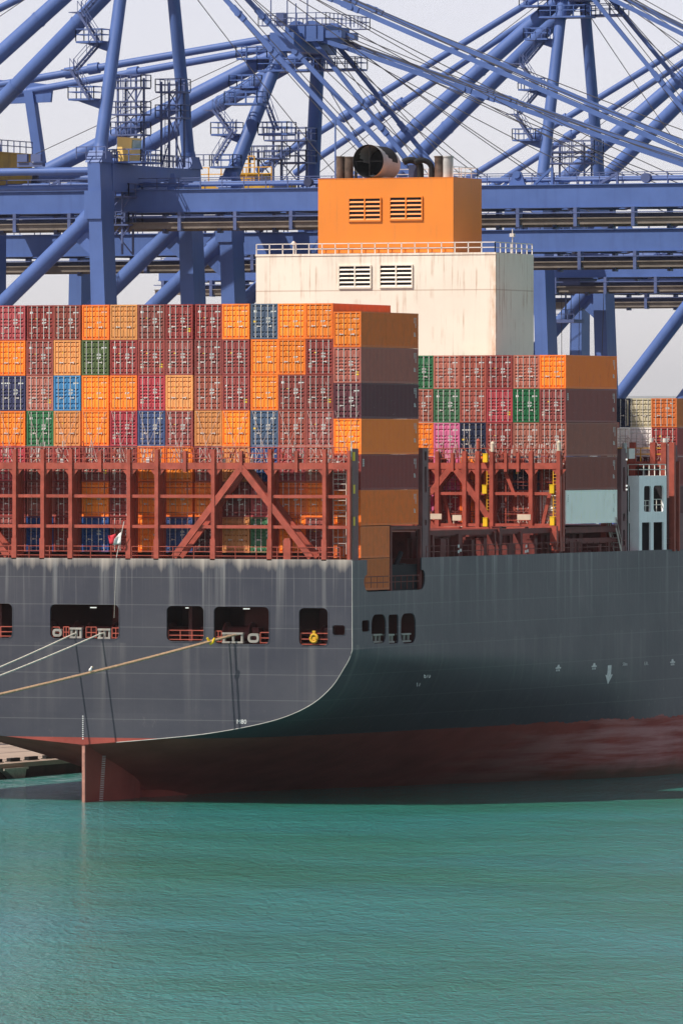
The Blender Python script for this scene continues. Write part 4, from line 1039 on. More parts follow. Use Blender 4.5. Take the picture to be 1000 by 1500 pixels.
def crane(label, Yc, hs, zg, gh, zp, za, ah, lean, steep=(26, 0), shallow=None, outer=28, inner=-7, reartower=None, back=-78, tip=34, brace_top=None, r_mast=.62, r_steep=.76, r_shal=.37,
          zig=True, ropes=True, xt=None, drop=21):
    root = empty('quay_crane', (XW, Yc, 1.4)); tag(root, label, 'crane', 'blue container cranes along the quay')
    xt = XW-1.3 if xt is None else xt
    XL = XW-26
    ya, yb = Yc-hs, Yc+hs
    brace_top = zp-4.6 if brace_top is None else brace_top
    apx = xt+lean
    for k, y in enumerate((ya, yb)):
        mb = MB(); mb.post((XW+.6, y, 1.6), (xt, y, zp), 1.9, 3.0, 1.25, 2.6); mb.box(xt-.85, xt+.85, y-1.5, y+1.5, zp-5.2, zp-2.6)
        mb.post((xt, y, zp), (xt, y, zp+1.1), 1.7, 2.7, 1.4, 1.5)
        leg = child(mb, 'leg', 'crane_blue', root)
        mb = MB(); mb.post((XL-.6, y, 1.6), (XL, y, zp), 1.9, 3.0, 1.25, 2.4); child(mb, 'leg', 'crane_blue', root)
        # mast leg leaning in to the head
        yt = Yc + (ah if y > Yc else -ah)
        mb = MB(); mb.tube((xt, y, zp+.6), (apx, yt, za), r_mast, r_mast*.92, 16); mb.tube((xt, y, zp+.5), (xt+lean*.05, y+(yt-y)*.05, zp+1.6), r_mast*1.25, r_mast*1.05, 16)
        mast = child(mb, 'mast_leg', 'crane_blue', root)
        # diagonal strut of the portal towards the land side
        mb = MB(); p = Vector((xt-.4, y, brace_top)); q = Vector((XL+.5, y, brace_top-drop)); mb.tube(p, q, .76, n=16)
        d = (p-q).normalized(); mb.tube(p-d*1.8, p+d*.2, .9, n=16)
        mb.prism([(xt-.5, brace_top+1.9), (xt-3.2, brace_top-1.9), (xt-.5, brace_top-4.2)], 1, y-.16, y+.16)
        child(mb, 'brace', 'crane_blue', root)
        # upper ties of the portal
        mb = MB(); mb.tube((xt-.6, y, zp-.75), (XL, y, zp-.75), .36, n=12); child(mb, 'tie', 'crane_blue', root)
        mb = MB(); mb.tube((xt-.6, y+1.1, zp-2.25), (XL, y+1.1, zp-2.25), .27, n=12); child(mb, 'tie', 'crane_blue', root)
        # rear legs of the mast frame
        mb = MB(); A_, B_ = Vector((apx-.6, Yc+(yt-Yc)*.75, za-1.0)), Vector((XL+.3, Yc+(y-Yc)*.62, zp+.4)); mb.tube(A_, B_, r_steep, n=16); d_ = (B_-A_).normalized()
        for t in (.08, .36, .64, .92): c_ = A_.lerp(B_, t); mb.tube(c_-d_*.12, c_+d_*.12, r_steep*1.07, n=16)
        child(mb, 'rear_leg', 'crane_blue', root)
        # long back ties
        if shallow:
            (bx, bz) = shallow; ys_ = Yc + (5.0 if y > Yc else -5.0)
            mb = MB(); A = Vector((apx-1, yt, za+.2)); B = Vector((bx, ys_, bz)); mb.tube(A, B, r_shal, n=12)
            for t in (.62, .70): c = A.lerp(B, t); d = (B-A).normalized(); mb.tube(c-d*.55, c+d*.55, r_shal*1.5, n=10)
            child(mb, 'back_tie', 'crane_blue', root)
            if reartower:
                mb = MB(); mb.tube(B, (reartower[0], ys_, reartower[1]), .4, n=12); mb.post((bx+1.8, ys_, zp), (bx+.2, ys_, bz), .95, .95); mb.prism([(bx-2.2, bz-1.2), (bx+2.5, bz-1.1), (bx+2.7, bz+.6), (bx, bz+.9), (bx-2, bz+.3)], 1, ys_-.18, ys_+.18)
                child(mb, 'rear_post', 'crane_blue', root)
    # cross beams along the quay
    for x in (xt, XL):
        mb = MB(); mb.box(x-.75, x+.75, ya+1.3, yb-1.3, zp-2.6, zp-.05); child(mb, 'portal_beam', 'crane_blue', root)
    mb = MB(); mb.box(XW-.3, XW+1.5, ya-2, yb+2, 2.4, 4.4); child(mb, 'sill_beam', 'crane_blue', root)
    mb = MB(); mb.box(XL-1.5, XL+.3, ya-2, yb+2, 2.4, 4.4); child(mb, 'sill_beam', 'crane_blue', root)
    for x in (XW+.6, XL-.6):
        for y in (ya, yb):
            mb = MB()
            for k in range(4):
                mb.tube((x-.25, y-2.4+k*1.6, 1.95), (x+.25, y-2.4+k*1.6, 1.95), .5, n=14)
            mb.box(x-.4, x+.4, y-3, y+3, 2.0, 2.5); child(mb, 'wheel_bogie', 'crane_steel', root)
    # twin girder out over the ship
    for s in (-1, 1):
        y = Yc+s*3.0
        mb = MB(); mb.box(back, tip, y-.65, y+.65, zg-gh, zg); mb.box(back, tip, y-.85, y+.85, zg-.06, zg+.02); mb.box(back, tip, y-.85, y+.85, zg-gh-.02, zg-gh+.06)
        g = child(mb, 'girder', 'crane_blue', root)
        mb = MB(); yw = y+s*1.5
        mb.box(back, tip, yw-.35, yw+.35, zg-gh-1.05, zg-gh-.95); mb.box(back, tip, yw-.14, yw+.14, zg-gh-1.55, zg-gh-.95)
        child(mb, 'cable_tray', 'rail_tan', g)
        mb = MB(); x = back+1
        while x < tip: mb.box(x-.16, x+.16, yw-.4, yw+.4, zg-gh-1.75, zg-gh-.02); x += 5.6
        mb.box(back, tip, yw-.42, yw-.36, zg-gh-.55, zg-gh-.45)
        child(mb, 'tray_hanger', 'crane_steel', g)
        mb = MB(); railing(mb, [(back, y, zg+.02), (tip, y, zg+.02)], h=1.05, step=2.2, r=.035); child(mb, 'railing', 'crane_steel', g)
        for xx in (inner, outer, (inner+outer)/2-4):
            mb = MB(); mb.prism([(xx-.8, zg), (xx+.8, zg), (xx+.35, zg+1.2), (xx-.35, zg+1.2)], 1, y-.15, y+.15); mb.tube((xx, y-.3, zg+.95), (xx, y+.3, zg+.95), .34, n=12); child(mb, 'lug', 'crane_blue', g)
    # pipes, cable drums, lugs and props along the girders
    gr = random.Random(int(Yc)); mb = MB()
    for k in range(3): mb.tube((back, Yc-3.0+.25+k*.5, zg+.35+.12*k), (tip, Yc-3.0+.25+k*.5, zg+.35+.12*k), .09+.05*k, n=8)
    child(mb, 'pipe_run', 'crane_blue', root)
    x = back+3
    while x < tip-2:
        y = Yc+gr.choice((-3.4, -2.6, 2.4, 3.2)); k = gr.random(); mb = MB(); h = gr.uniform(.5, 1.5)
        if k < .35: mb.post((x, y, zg), (x+gr.uniform(-.6, .6), y, zg+h+.6), .9, .4, .4, .3); nm = 'prop'
        elif k < .6: mb.tube((x, y-.3, zg+.5), (x, y+.3, zg+.5), gr.uniform(.3, .55), n=12); nm = 'sheave'
        elif k < .8: mb.box(x-.6, x+.6, y-.35, y+.35, zg+.02, zg+h); nm = 'switch_box'
        else: mb.bar((x-1.2, y, zg), (x+.6, y, zg+h+.4), .22, .22); mb.bar((x+.6, y, zg), (x+.6, y, zg+h+.4), .2, .2); nm = 'prop'
        child(mb, nm, gr.choice(['crane_blue', 'crane_steel', 'crane_dark']), root); x += gr.uniform(3.0, 6.5)
    mb = MB(); x = back
    while x < tip:
        mb.bar((x, Yc-3.0, zg-gh), (x+2.8, Yc+3.0, zg-gh), .22, .22); mb.bar((x+5.6, Yc-3.0, zg-gh), (x+2.8, Yc+3.0, zg-gh), .22, .22); x += 5.6
    mb.box(back, tip, Yc-2.2, Yc-1.9, zg-gh-.9, zg-gh-.5); mb.box(back, tip, Yc+1.9, Yc+2.2, zg-gh-.9, zg-gh-.5)
    child(mb, 'bottom_bracing', 'crane_dark', root)
    mb = MB(); x = back
    while x < tip: mb.box(x, x+.7, Yc-2.3, Yc+2.3, zg-gh*.8, zg-gh*.25); x += 11.2
    child(mb, 'cross_tie', 'crane_blue', root)
    # head of the mast
    mb = MB(); mb.box(apx-1.1, apx+1.4, Yc-ah-1.2, Yc+ah+1.2, za-1.2, za+.6); mb.box(apx-.4, apx+3.6, Yc-3.2, Yc+3.2, za-.2, za+1.3); mb.box(apx+3.0, apx+5.4, Yc-3.0, Yc-2.0, za+.1, za+.8); mb.box(apx+3.0, apx+4.6, Yc+2.0, Yc+3.0, za+.1, za+.8)
    for s in (-1, 1):
        for xx in (.6, 2.2): mb.tube((apx+xx, Yc+s*2.6-.4, za+1.0), (apx+xx, Yc+s*2.6+.4, za+1.0), .8, n=14)
    head = child(mb, 'mast_head', 'crane_blue', root)
    mb = MB(); railing(mb, [(apx-2.2, Yc-ah-1.4, za+1.3), (apx+4.8, Yc-ah-1.4, za+1.3), (apx+4.8, Yc+ah+1.4, za+1.3), (apx-2.2, Yc+ah+1.4, za+1.3), (apx-2.2, Yc-ah-1.4, za+1.3)], h=1.1, step=1.0, r=.035)
    mb.box(apx-2.2, apx+4.8, Yc-ah-1.4, Yc-ah-.3, za+1.22, za+1.3); mb.box(apx-2.2, apx+4.8, Yc+ah+.3, Yc+ah+1.4, za+1.22, za+1.3)
    for xx, h_ in ((-1.5, 3.6), (.2, 2.4), (1.1, 2.1), (2.3, 3.0)): mb.bar((apx+xx, Yc-ah, za+1.3), (apx+xx, Yc-ah, za+1.3+h_), .09, .09)
    mb.box(apx-.6, apx+.2, Yc-ah-.9, Yc-ah, za+1.3, za+2.5)
    child(mb, 'railing', 'crane_steel', head)
    crane_platform(root, apx+.6, Yc-ah-.6, za-3.0, 5.2, 3.0); crane_platform(root, apx+2.6, Yc+ah-.5, za-2.6, 4.2, 3.0)
    crane_platform(root, apx-2.6, Yc-ah-.8, za-1.8, 3.2, 2.6)
    # forestays: outer and inner pair, with link plates
    for s in (-1, 1):
        for (xe, zo_, w, nm) in ((outer, .95, .44, 'outer_stay'), (inner, .95, .42, 'inner_stay')):
            A = Vector((apx+1.9, Yc+s*2.7, za+.4)); B = Vector((xe, Yc+s*3.0, zg+zo_)); mb = MB(); mb.bar(A, B, .26, w)
            d = (B-A).normalized()
            for t in ((.30, .345) if nm == 'outer_stay' else (.36, .5)):
                c = A.lerp(B, t); mb.bar(c-d*.9, c+d*.9, .4, w*1.25); mb.tube(c+Vector((0,-.32,0)), c+Vector((0,.32,0)), w*.72, n=12)
            child(mb, nm, 'crane_blue', root)
    if ropes:
        for i, (xe, ze, xs_, zs2) in enumerate(((outer-2, 1.2, 2.2, 1.2), (outer+3, 1.0, 2.6, .9), (outer+6, .6, 3.1, .4), (inner+9, .5, 2.6, .2), (inner+4, .5, 3.2, -.3), (inner-5, .4, 1.4, -1.5), (inner+14, .5, 3.0, .7), (outer-6, .7, 2.6, 1.0), (outer-10, .7, 3.3, .6), (outer+1, .9, 3.4, 1.5), (inner+22, .6, 2.2, .3), (inner+1, .5, 2.9, .1), (inner-2, .5, 1.9, -.9))):
            mb = MB(); s = -1 if i % 2 else 1; A = Vector((apx+xs_, Yc+s*1.4, za+zs2)); B = Vector((xe, Yc+s*1.6, zg+ze)); L_ = (B-A).length
            mb.path([A.lerp(B, t/12)-Vector((0, 0, L_*.012*4*(t/12)*(1-t/12))) for t in range(13)], .045, 5); child(mb, 'hoist_rope', 'cable', root)
        mb = MB(); mb.path([Vector((apx-1, Yc, za+.6)).lerp(Vector((back+6, Yc, zg+2)), t/8) for t in range(9)], .04, 5); child(mb, 'hoist_rope', 'cable', root)
    # zigzag stair up the near mast leg
    if zig:
        p0, p1 = Vector((xt, ya, zp+.6)), Vector((apx, Yc-ah, za)); n = max(3, round((za-zp)/5.6)); prev = None
        for i in range(1, n):
            c = p0.lerp(p1, i/n); side_ = -1
            crane_platform(root, c.x-2.1, c.y-.3, c.z, 2.6, 1.8)
            mb = MB(); mb.prism([(c.x-3.0, c.z-.18), (c.x, c.z-.18), (c.x, c.z-1.2)], 1, c.y-.08, c.y+.08); child(mb, 'bracket', 'crane_blue', root)
            if prev is not None:
                mb = MB(); a = prev; h = (c.z-a.z)
                mid = Vector((a.x-3.0, a.y-1.3, a.z+h*.5)); stair(mb, (a.x-1.2, a.y-1.2, a.z), mid, .8, (0,1,0)); stair(mb, mid+Vector((0,.95,0)), (c.x-1.3, c.y-.2, c.z), .8, (0,1,0))
                mb.box(mid.x-.9, mid.x, mid.y-.4, mid.y+1.4, mid.z-.08, mid.z); child(mb, 'stair', 'crane_steel', root)
            prev = c
    return root, xt, apx, XL

# positions read from the photograph
def crane_Y(pxa, pxb, x): return (Y_at(pxa, x)+Y_at(pxb, x))/2, (Y_at(pxb, x)-Y_at(pxa, x))/2
xtA = XW-1.3
yA, hA = crane_Y(146, 277, xtA)
zgA = Z_at(276, -18, yA-3); zpA = Z_at(243, xtA, yA)
rA, xt, ax, XL = crane('blue quay crane right behind the stern containers, yellow cab on its beam', yA, hA, zgA, 2.1, zpA, 77.5, 4.2, .4, shallow=(-78, 58.5), outer=27, inner=-6.5)
# yellow checker's cabin on the beam, with window
mb = MB(); cY = Y_at(187, xt+1.0); z0, z1 = Z_at(237, xt, cY), Z_at(201, xt, cY); x0, x1 = X_at(172, cY-1), X_at(193, cY-1)
mb.hexa([(x0,cY-1,z0),(x1-.15,cY-1,z0),(x1-.25,cY+1.3,z0),(x0,cY+1.3,z0),(x0,cY-1,z1),(x1,cY-1,z1-.1),(x1,cY+1.3,z1-.1),(x0,cY+1.3,z1)]); cab = child(mb, 'cabin', 'cab_yellow', rA)
mb = MB(); mb.hexa([(x1-.05,cY-.8,z0+1.2),(x1+.03,cY-.8,z0+1.2),(x1+.0,cY+1.1,z0+1.2),(x1-.05,cY+1.1,z0+1.2),(x1-.03,cY-.8,z1-.3),(x1+.05,cY-.8,z1-.3),(x1+.05,cY+1.1,z1-.3),(x1-.03,cY+1.1,z1-.3)]); child(mb, 'cabin_window', 'glass', cab)
crane_platform(rA, (x0+x1)/2+.3, cY+.2, z0-.02, x1-x0+2.2, 4.4)
tower_platform(rA, X_at(192, yA+1), yA+1.0, zpA, [Z_at(196, xt, yA), Z_at(166, xt, yA), Z_at(127, xt, yA)], 2.2, 3.1)
tower_platform(rA, X_at(247, yA+3), yA+4.0, zpA, [Z_at(170, xt, yA), Z_at(132, xt, yA)], 2.2, 2.6)
mb = MB(); railing(mb, [(xt-.6, yA-hA+1.5, zpA), (xt-.6, yA+hA-1, zpA)], h=1.1, step=1.2, r=.04); railing(mb, [(xt+.6, yA-hA+1.5, zpA), (xt+.6, yA+hA+1, zpA)], h=1.1, step=1.2, r=.04); railing(mb, [(xt-1.6, yA-hA-1.6, zpA+.3), (xt+1.4, yA-hA-1.6, zpA+.3)], h=1.1, step=.9, r=.04); railing(mb, [(xt-1.0, yA+hA+1.7, zpA+.3), (xt+1.6, yA+hA+1.7, zpA+.3)], h=1.1, step=.9, r=.04); child(mb, 'railing', 'crane_steel', rA)
# machinery house at the back of the near crane
mb = MB(); mx = X_at(-6, yA-4); mz = Z_at(224, mx, yA-4); mb.box(mx-13, mx, yA-4, yA+4, zgA+.4, mz); mb.box(mx-13.2, mx+.1, yA-4.15, yA+4.15, mz, mz+.15); mh = child(mb, 'machinery_house', 'mustard', rA)
mb = MB(); railing(mb, [(mx-13, yA-4, mz+.15), (mx, yA-4, mz+.15), (mx, yA+4, mz+.15)], h=1.1, step=1.3, r=.04); child(mb, 'railing', 'crane_steel', mh)
mb = MB(); fx = X_at(80, yA-5); fz = Z_at(250, fx, yA); mb.box(fx-1.3, fx+1.3, yA-hA-.3, yA-hA+.3, zpA-.3, zpA+.1)
for d in (-.7, .7): mb.box(fx+d-.5, fx+d+.5, yA-hA-.5, yA-hA-.1, zpA+.15, zpA+.85)
child(mb, 'floodlight', 'crane_steel', rA)
# hangings below the near portal: stair well and cable reel
tower_platform(rA, X_at(170, yA-hA+6), yA-hA+6, zgA-6, [zgA-3.2, zgA-.6], 3, 4)

# second crane: lower, with its own mast frame and rear posts
xtB = XW-1.0
yB, hB = crane_Y(341, 461, xtB)
zgB = Z_at(336.5, -3, yB-3); zpB = Z_at(279, xtB, yB)
rB, xtb, axB, XLB = crane('second blue quay crane, its mast head with railings standing behind the orange funnel', yB, hB, zgB, 2.1, zpB, Z_at(60, xtB+3, yB), 4.0, 3.2, shallow=(XW-29.5, Z_at(131, XW-29.5, yB)), reartower=(XW-46, Z_at(165, XW-46, yB)), outer=26, inner=-12, r_mast=.72, r_steep=.75, r_shal=.37)
tower_platform(rB, X_at(425, yB+4), yB+4.0, zpB, [Z_at(236, xtb, yB), Z_at(203, xtb, yB)], 2.6, 4.4)
tower_platform(rB, X_at(395, yB), yB-1.0, zpB, [Z_at(232, xtb, yB)], 2.6, 4.0)
mb = MB(); a0, a1 = X_at(306, yB), X_at(416, yB); h0, h1 = Z_at(272, xtb, yB), Z_at(254, xtb, yB)
mb.box(a0, a1, yB-3, yB+3, zpB-.3, h0+.3); mb.box(X_at(362, yB), X_at(388, yB), yB-2.5, yB+2, h0+.3, h1); d_ = child(mb, 'drive_house', 'mustard', rB)
mb = MB(); railing(mb, [(a0, yB-3, h0+.3), (a1, yB-3, h0+.3)], h=1.4, step=1.3, r=.045); railing(mb, [(X_at(362, yB), yB-2.5, h1), (X_at(388, yB), yB-2.5, h1)], h=1.6, step=.7, r=.045); child(mb, 'railing', 'ladder_yellow', d_)
crane_platform(rB, X_at(362, yB-hB), yB-hB-.3, Z_at(152, xtb, yB-hB), 3.4, 2.4); crane_platform(rB, X_at(334, yB-hB), yB-hB-.6, Z_at(244, xtb, yB-hB), 2.4, 2.0)
mb = MB(); stair(mb, (X_at(322, yB-hB), yB-hB-1.3, Z_at(244, xtb, yB)), (X_at(352, yB-hB), yB-hB-1.3, Z_at(196, xtb, yB)), .9, (0,1,0)); child(mb, 'stair', 'crane_steel', rB)
mb = MB(); stair(mb, (X_at(405, yB-hB+2), yB-hB+2, Z_at(196, xtb, yB)), (X_at(388, yB-hB+2), yB-hB+2, Z_at(150, xtb, yB)), .9, (0,1,0)); child(mb, 'stair', 'crane_steel', rB)
crane_platform(rB, X_at(402, yB-hB+1), yB-hB+1.6, Z_at(196, xtb, yB-hB), 3.0, 2.2)

# third and fourth cranes
yC_, hC = crane_Y(792, 879, xtA)
zgC = Z_at(380, -20, yC_-3); zpC = Z_at(262, xtA, yC_)
rC, xtc, axC, XLC = crane('third blue quay crane behind the white casing, hoist ropes and trolley hanging from its girder', yC_, hC, zgC, 1.8, zpC-2.0, 77.2, 2.8, .3, shallow=(-66, 58.5), outer=28, inner=-6, brace_top=Z_at(410, xtA, yC_+hC), drop=25.5)
mb = MB(); tY = yC_; a = X_at(828, tY); z0 = Z_at(473, a, tY); mb.box(a-1.3, a+1.5, tY-1.5, tY+1.5, z0, z0+.35); mb.box(a-1.2, a+.4, tY-1.2, tY+1.2, z0+3.4, z0+5.6); mb.box(a-2.5, a+2.5, tY-2.5, tY+2.5, zgC-2.6, zgC-1.9)
railing(mb, [(a-1.3, tY-1.5, z0+.35), (a+1.5, tY-1.5, z0+.35)], h=1.0, step=.7, r=.04); mb.bar((a, tY, z0), (a, tY, zgC-2.5), .14, .14); child(mb, 'trolley_cab', 'crane_steel', rC)
for d in (-1.2, -.4, .5, 1.3, 3.6):
    mb = MB(); mb.path([(a+d, tY+d*.5, zgC-2.5), (a+d*.8, tY+d*.5, 24)], .035, 5); child(mb, 'hoist_rope', 'cable', rC)
tower_platform(rC, X_at(832, yC_), yC_+1.0, zpC-2, [Z_at(238, xtc, yC_), Z_at(222, xtc, yC_)], 2.6, 6.0)
yD = Y_at(1105, xtA)
rD, *_ = crane('blue quay crane beyond all others, its legs sloping down behind the access tower', yD, 10.2, Z_at(405, -14, yD), 1.7, zpC-2.0, 77.2, 2.8, .3, shallow=(-66, 58.5), outer=28, inner=-6, zig=False, brace_top=Z_at(388, xtA, yD-10), drop=29)

# ---------------------------------------------------------------- quay, water, hills
mb = MB(); ZQ = 1.35
mb.box(-420, -27.6, -260, 900, -8, ZQ); tag(mb.build('quay', 'quay_concrete'), kind='structure')
mb = MB(); mb.box(-27.6, -26.9, -260, 900, ZQ-.42, ZQ-.02); kb = tag(mb.build('quay_edge', 'quay_concrete'), 'beige concrete capping beam along the edge of the quay below the stern', 'quay edge'); kb['kind'] = 'structure'
mb = MB(); mb.box(-27.55, -27.3, -260, 900, -8, ZQ-.43); q = tag(mb.build('quay_wall', 'quay_dark'), kind='structure')
for i in range(9):
    px = -40+i*26; y = Y_at(px, -27.2); mb = MB()
    mb.box(-28.6, -28.2, y-1.0, y+1.0, ZQ, ZQ+.32); mb.box(-28.7, -28.1, y-1.1, y+1.1, ZQ-.02, ZQ+.06)
    if px < 125: tag(mb.build('kerb_block', 'rubber'), 'black kerb block on the beige quay edge beneath the stern', 'kerb block', 'black kerb blocks along the quay edge')
y = Y_at(18, -26.9); mb = MB(); mb.prism([(y-2.2, ZQ-.45), (y+2.4, ZQ-.45), (y+2.0, -.35), (y+.8, -.4)], 0, -27.29, -26.6); mb.prism([(y-2.4, ZQ-.42), (y+2.6, ZQ-.42), (y+2.6, ZQ-.6), (y-2.4, ZQ-.6)], 0, -26.6, -26.5)
tag(mb.build('fender_panel', 'plate_grey'), 'pale tapered fender panel fixed on the dark quay wall', 'fender')
mb = MB(); n = 1
mb.add([(-69000, -3000, 0), (69000, -3000, 0), (69000, 71000, 0), (-69000, 71000, 0)], [(0, 1, 2, 3)]); tag(mb.build('water', 'sea_water'), kind='structure')
# far hills
mb = MB(); hr = random.Random(2); vs = []; nx = 90; D_ = 60000.0
for row, dd in enumerate((0, 1500, 3300, 5000)):
    for i in range(nx+1):
        px = -3000+7000*i/nx; k = (px-500)/F; d = D_+dd
        X = CX + DX*d + RX*k*d; Y = CY + DY*d + RY*k*d
        hgt = 455+70*math.sin(i*.31+.9)+34*math.sin(i*.83+1)+14*math.sin(i*1.9)+hr.uniform(-6, 6)
        vs.append((X, Y, (0, .75, 1.0, .2)[row]*max(12, hgt)-1))
mb.add(vs, [(r*(nx+1)+i, r*(nx+1)+i+1, (r+1)*(nx+1)+i+1, (r+1)*(nx+1)+i) for r in range(3) for i in range(nx)], True)
tag(mb.build('hills', 'hill_green'), kind='structure')

# sea air between the camera and the hills
hm = bpy.data.materials.new('sea_air'); hm.use_nodes = True; hn = hm.node_tree; hn.nodes.clear()
ho = hn.nodes.new('ShaderNodeOutputMaterial'); hv = hn.nodes.new('ShaderNodeVolumePrincipled'); hv.inputs['Color'].default_value = (.93, .96, 1, 1); hv.inputs['Density'].default_value = 2.0e-5; hv.inputs['Anisotropy'].default_value = .1
hn.links.new(hv.outputs[0], ho.inputs['Volume']); MATS['sea_air'] = hm
mb = MB(); mb.box(-70000, 70000, -3200, 72000, -10, 640); hz = tag(mb.build('haze', 'sea_air'), kind='stuff')

# ---------------------------------------------------------------- ropes, flag, life ring, bird
def bollard(x, y, label):
    mb = MB(); mb.tube((x, y, ZQ), (x, y, ZQ+.55), .28, n=14); mb.tube((x, y, ZQ+.55), (x, y, ZQ+.75), .42, .38, n=14); mb.tube((x, y, ZQ), (x, y, ZQ+.08), .5, n=14)
    tag(mb.build('bollard', 'rubber'), label, 'bollard', 'bollards on the quay')
def mooring(P, B, sag, r, mat, label, first=None):
    P, B = Vector(P), Vector(B); pts = ([Vector(first)] if first else []) + [P.lerp(B, t/24) - Vector((0, 0, sag*4*(t/24)*(1-t/24))) for t in range(25)]
    mb = MB(); mb.path(pts, r, 8); return tag(mb.build('mooring_rope', mat), label, 'rope', 'mooring ropes'), pts
EYB = -60
p1 = on_Y(109, 928.5, .0); p2 = on_Y(149, 928.0, .0); p3 = on_Y(343, 930.5, .0)
mooring((p1.x, -.06, p1.z), (-31, EYB, ZQ+.4), 3.0, .068, 'rope_white', 'pale mooring rope running out of the fairlead nearest the round chock', (p1.x+.1, .5, p1.z+.05))
mooring((p2.x, -.06, p2.z), (-31.3, EYB-3, ZQ+.4), 3.0, .068, 'rope_white', 'pale mooring rope running out through the fairlead farther from the round chock', (p2.x+.1, .5, p2.z+.05))
ro, pts3 = mooring((p3.x, -.06, p3.z), (-33, EYB-8, ZQ+.4), 1.6, .085, 'rope_brown', 'brown mooring rope with a yellow sleeve crossing below the dark square opening', (p3.x+.2, .5, p3.z+.05))
mooring((p3.x-.5, -.06, p3.z-.05), (-33.3, EYB-9, ZQ+.4), 1.6, .07, 'rope_brown', 'brown mooring rope close behind the yellow sleeved one, in its shadow', (p3.x-.3, .5, p3.z))
bollard(-31, EYB, 'black bollard on the quay holding the two pale ropes'); bollard(-33, EYB-8, 'black bollard on the quay holding the two brown ropes')
def rope_at(px):
    best = min(range(200), key=lambda i: abs(proj_px(rope_pt(i/199))-px)); return rope_pt(best/199)
def proj_px(p): return 500+F*((p.x-CX)*RX+(p.y-CY)*RY)/depth(p.x, p.y)
def rope_pt(t):
    f = t*(len(pts3)-2)+1; i = min(int(f), len(pts3)-2); return pts3[i].lerp(pts3[i+1], f-i)
g = rope_at(310); mb = MB(); mb.path([g+Vector((-.32, -.3, .28)), g+Vector((-.22, -.2, .05)), g+Vector((-.1, -.05, -.22)), g+Vector((.06, 0, -.08)), g+Vector((.2, 0, .26))], [.09, .12, .14, .13, .08], 8)
tag(mb.build('chafe_sleeve', 'yellow'), 'crumpled yellow sleeve wrapped on the brown mooring rope', 'rope sleeve')
g = rope_at(134); mb = MB(); b_ = g+Vector((0, 0, .14)); mb.path([b_+Vector((-.12, 0, .02)), b_+Vector((-.06, 0, .06)), b_+Vector((.02, 0, .13)), b_+Vector((.08, 0, .27)), b_+Vector((.13, 0, .36))], [.02, .10, .13, .075, .03], 10)
mb.path([b_+Vector((.07, 0, .33)), b_+Vector((.13, 0, .37)), b_+Vector((.18, 0, .36))], [.05, .065, .03], 8); mb.m = 1; mb.path([b_+Vector((.18, 0, .36)), b_+Vector((.27, 0, .345))], [.022, .006], 6); mb.bar(b_+Vector((0, -.03, -.06)), b_+Vector((0, -.03, .05)), .02, .02); mb.bar(b_+Vector((.03, .03, -.06)), b_+Vector((.03, .03, .05)), .02, .02)
tag(mb.build('gull', ['flag_white', 'yellow']), 'small white gull perched on the brown mooring rope', 'bird')
lx = on_Y(460, 935, .1); mb = MB(); pts = [(lx.x+math.cos(2*math.pi*i/20)*.31, .06, lx.z+math.sin(2*math.pi*i/20)*.31) for i in range(21)]; mb.path(pts, .11, 8); mb.box(lx.x-.12, lx.x+.12, .0, .2, lx.z+.3, lx.z+.62); mb.box(lx.x-.16, lx.x+.16, .05, .15, lx.z-.16, lx.z+.14)
tag(mb.build('life_ring', 'ring_yellow'), 'yellow life ring hung on the rail of the red lit opening', 'life ring')
# flag on its staff
fl = empty('ensign', on_Y(172, 815, -.15)); tag(fl, 'red and white flag fluttering on a thin staff at the stern rail', 'flag')
s0, s1 = on_Y(171, 816, -.15), on_Y(182, 764, -.6)
mb = MB(); mb.bar(s0, s1, .04, .04); child(mb, 'staff', 'rail_white', fl)
mb = MB(); mb.path([on_Y(171, 816, -.15), on_Y(169, 860, -.08), on_Y(167.5, 905, -.08)], .013, 5); child(mb, 'halyard', 'rope_white', fl)
def fpt(px, py, k): p = on_Y(px, py, -.35+.16*math.sin(px*.55+k)); return tuple(p)
def cloth(cols, name, mat):
    mb = MB(); vs = []
    for px, t, b in cols:
        for j in range(5): vs.append(fpt(px, t+(b-t)*j/4, j*.7))
    n = len(cols); mb.add(vs, [(i*5+j, i*5+j+1, (i+1)*5+j+1, (i+1)*5+j) for i in range(n-1) for j in range(4)], True)
    o = child(mb, name, mat, fl); so = o.modifiers.new('thick', 'SOLIDIFY'); so.thickness = .02; return o
cloth([(158.6, 784, 786), (161, 784.5, 796), (164, 784, 797.5), (167.5, 782.5, 796), (170, 781.5, 793)], 'red_field', 'flag_red')
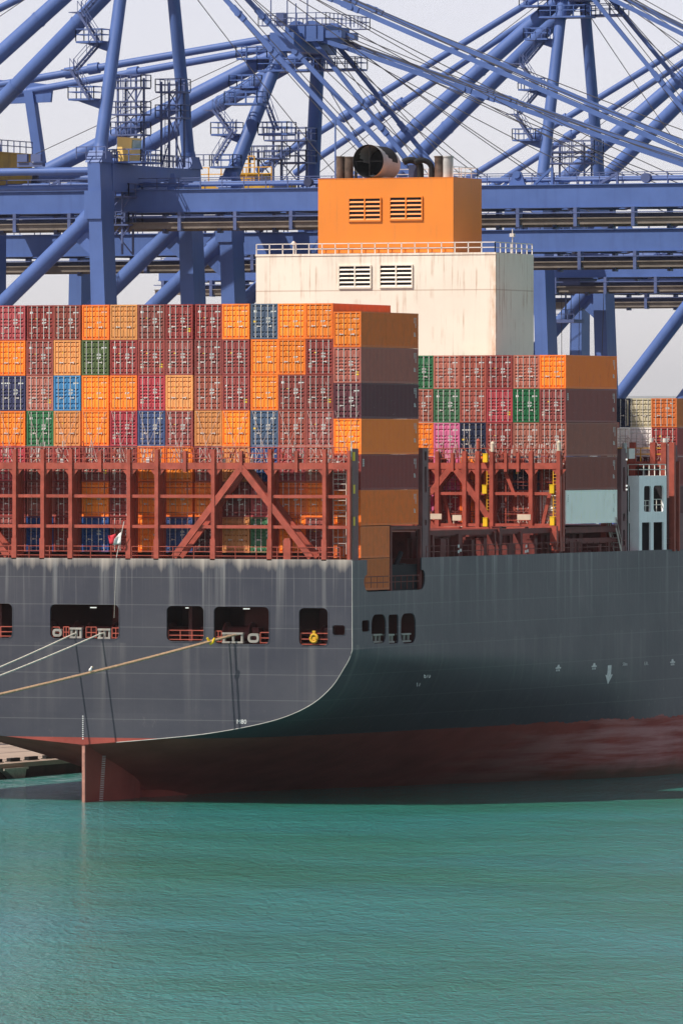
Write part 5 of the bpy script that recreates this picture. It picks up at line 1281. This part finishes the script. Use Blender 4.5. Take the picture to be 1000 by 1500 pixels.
cloth([(166, 797.5, 798), (168, 790, 798), (170.5, 787, 797.5), (173.5, 783, 797), (177.2, 779.5, 796.5)], 'white_field', 'flag_white')

# ---------------------------------------------------------------- light, sky, camera
w = bpy.data.worlds.new('World'); sc.world = w; w.use_nodes = True; nt = w.node_tree; bg = nt.nodes['Background']
sun_dir = Vector((-.8, -1.0, 1.55)).normalized()
el = math.asin(sun_dir.z); az = math.atan2(sun_dir.x, sun_dir.y)
sky = nt.nodes.new('ShaderNodeTexSky'); sky.sky_type = 'NISHITA'; sky.sun_disc = False
sky.sun_elevation = el; sky.sun_rotation = az; sky.air_density = .65; sky.dust_density = .26; sky.ozone_density = 1.0; sky.altitude = 10
hsv = nt.nodes.new('ShaderNodeHueSaturation'); hsv.inputs['Saturation'].default_value = .42
nt.links.new(sky.outputs[0], hsv.inputs['Color']); tint = nt.nodes.new('ShaderNodeMix'); tint.data_type = 'RGBA'; tint.blend_type = 'MULTIPLY'; tint.inputs[0].default_value = 1.0; tint.inputs[7].default_value = (1.055, .965, 1.01, 1)
nt.links.new(hsv.outputs[0], tint.inputs[6]); nt.links.new(tint.outputs[2], bg.inputs[0]); bg.inputs[1].default_value = .125
L = bpy.data.lights.new('sun', 'SUN'); L.energy = 5.0; L.angle = R(.5); L.color = (1, .93, .82)
so = bpy.data.objects.new('sun', L); COL.objects.link(so); so.rotation_euler = (-sun_dir).to_track_quat('-Z', 'Y').to_euler(); so.location = (0, 0, 300)
cam = bpy.data.cameras.new('camera'); co = bpy.data.objects.new('camera', cam); COL.objects.link(co)
co.location = (CX, CY, CH); co.rotation_euler = (R(90), 0, TH)
cam.sensor_fit = 'VERTICAL'; cam.sensor_height = 24; cam.sensor_width = 16; cam.lens = F/1500*24; cam.shift_y = (HZ-750)/1500; cam.clip_start = 1; cam.clip_end = 150000
sc.camera = co
vs_ = sc.view_settings; vs_.view_transform = 'Standard'; vs_.look = 'None'; vs_.exposure = .12; vs_.gamma = 1.0
sc.render.engine = 'CYCLES'; sc.cycles.max_bounces = 6; sc.cycles.use_denoising = True
bpy.context.view_layer.update()
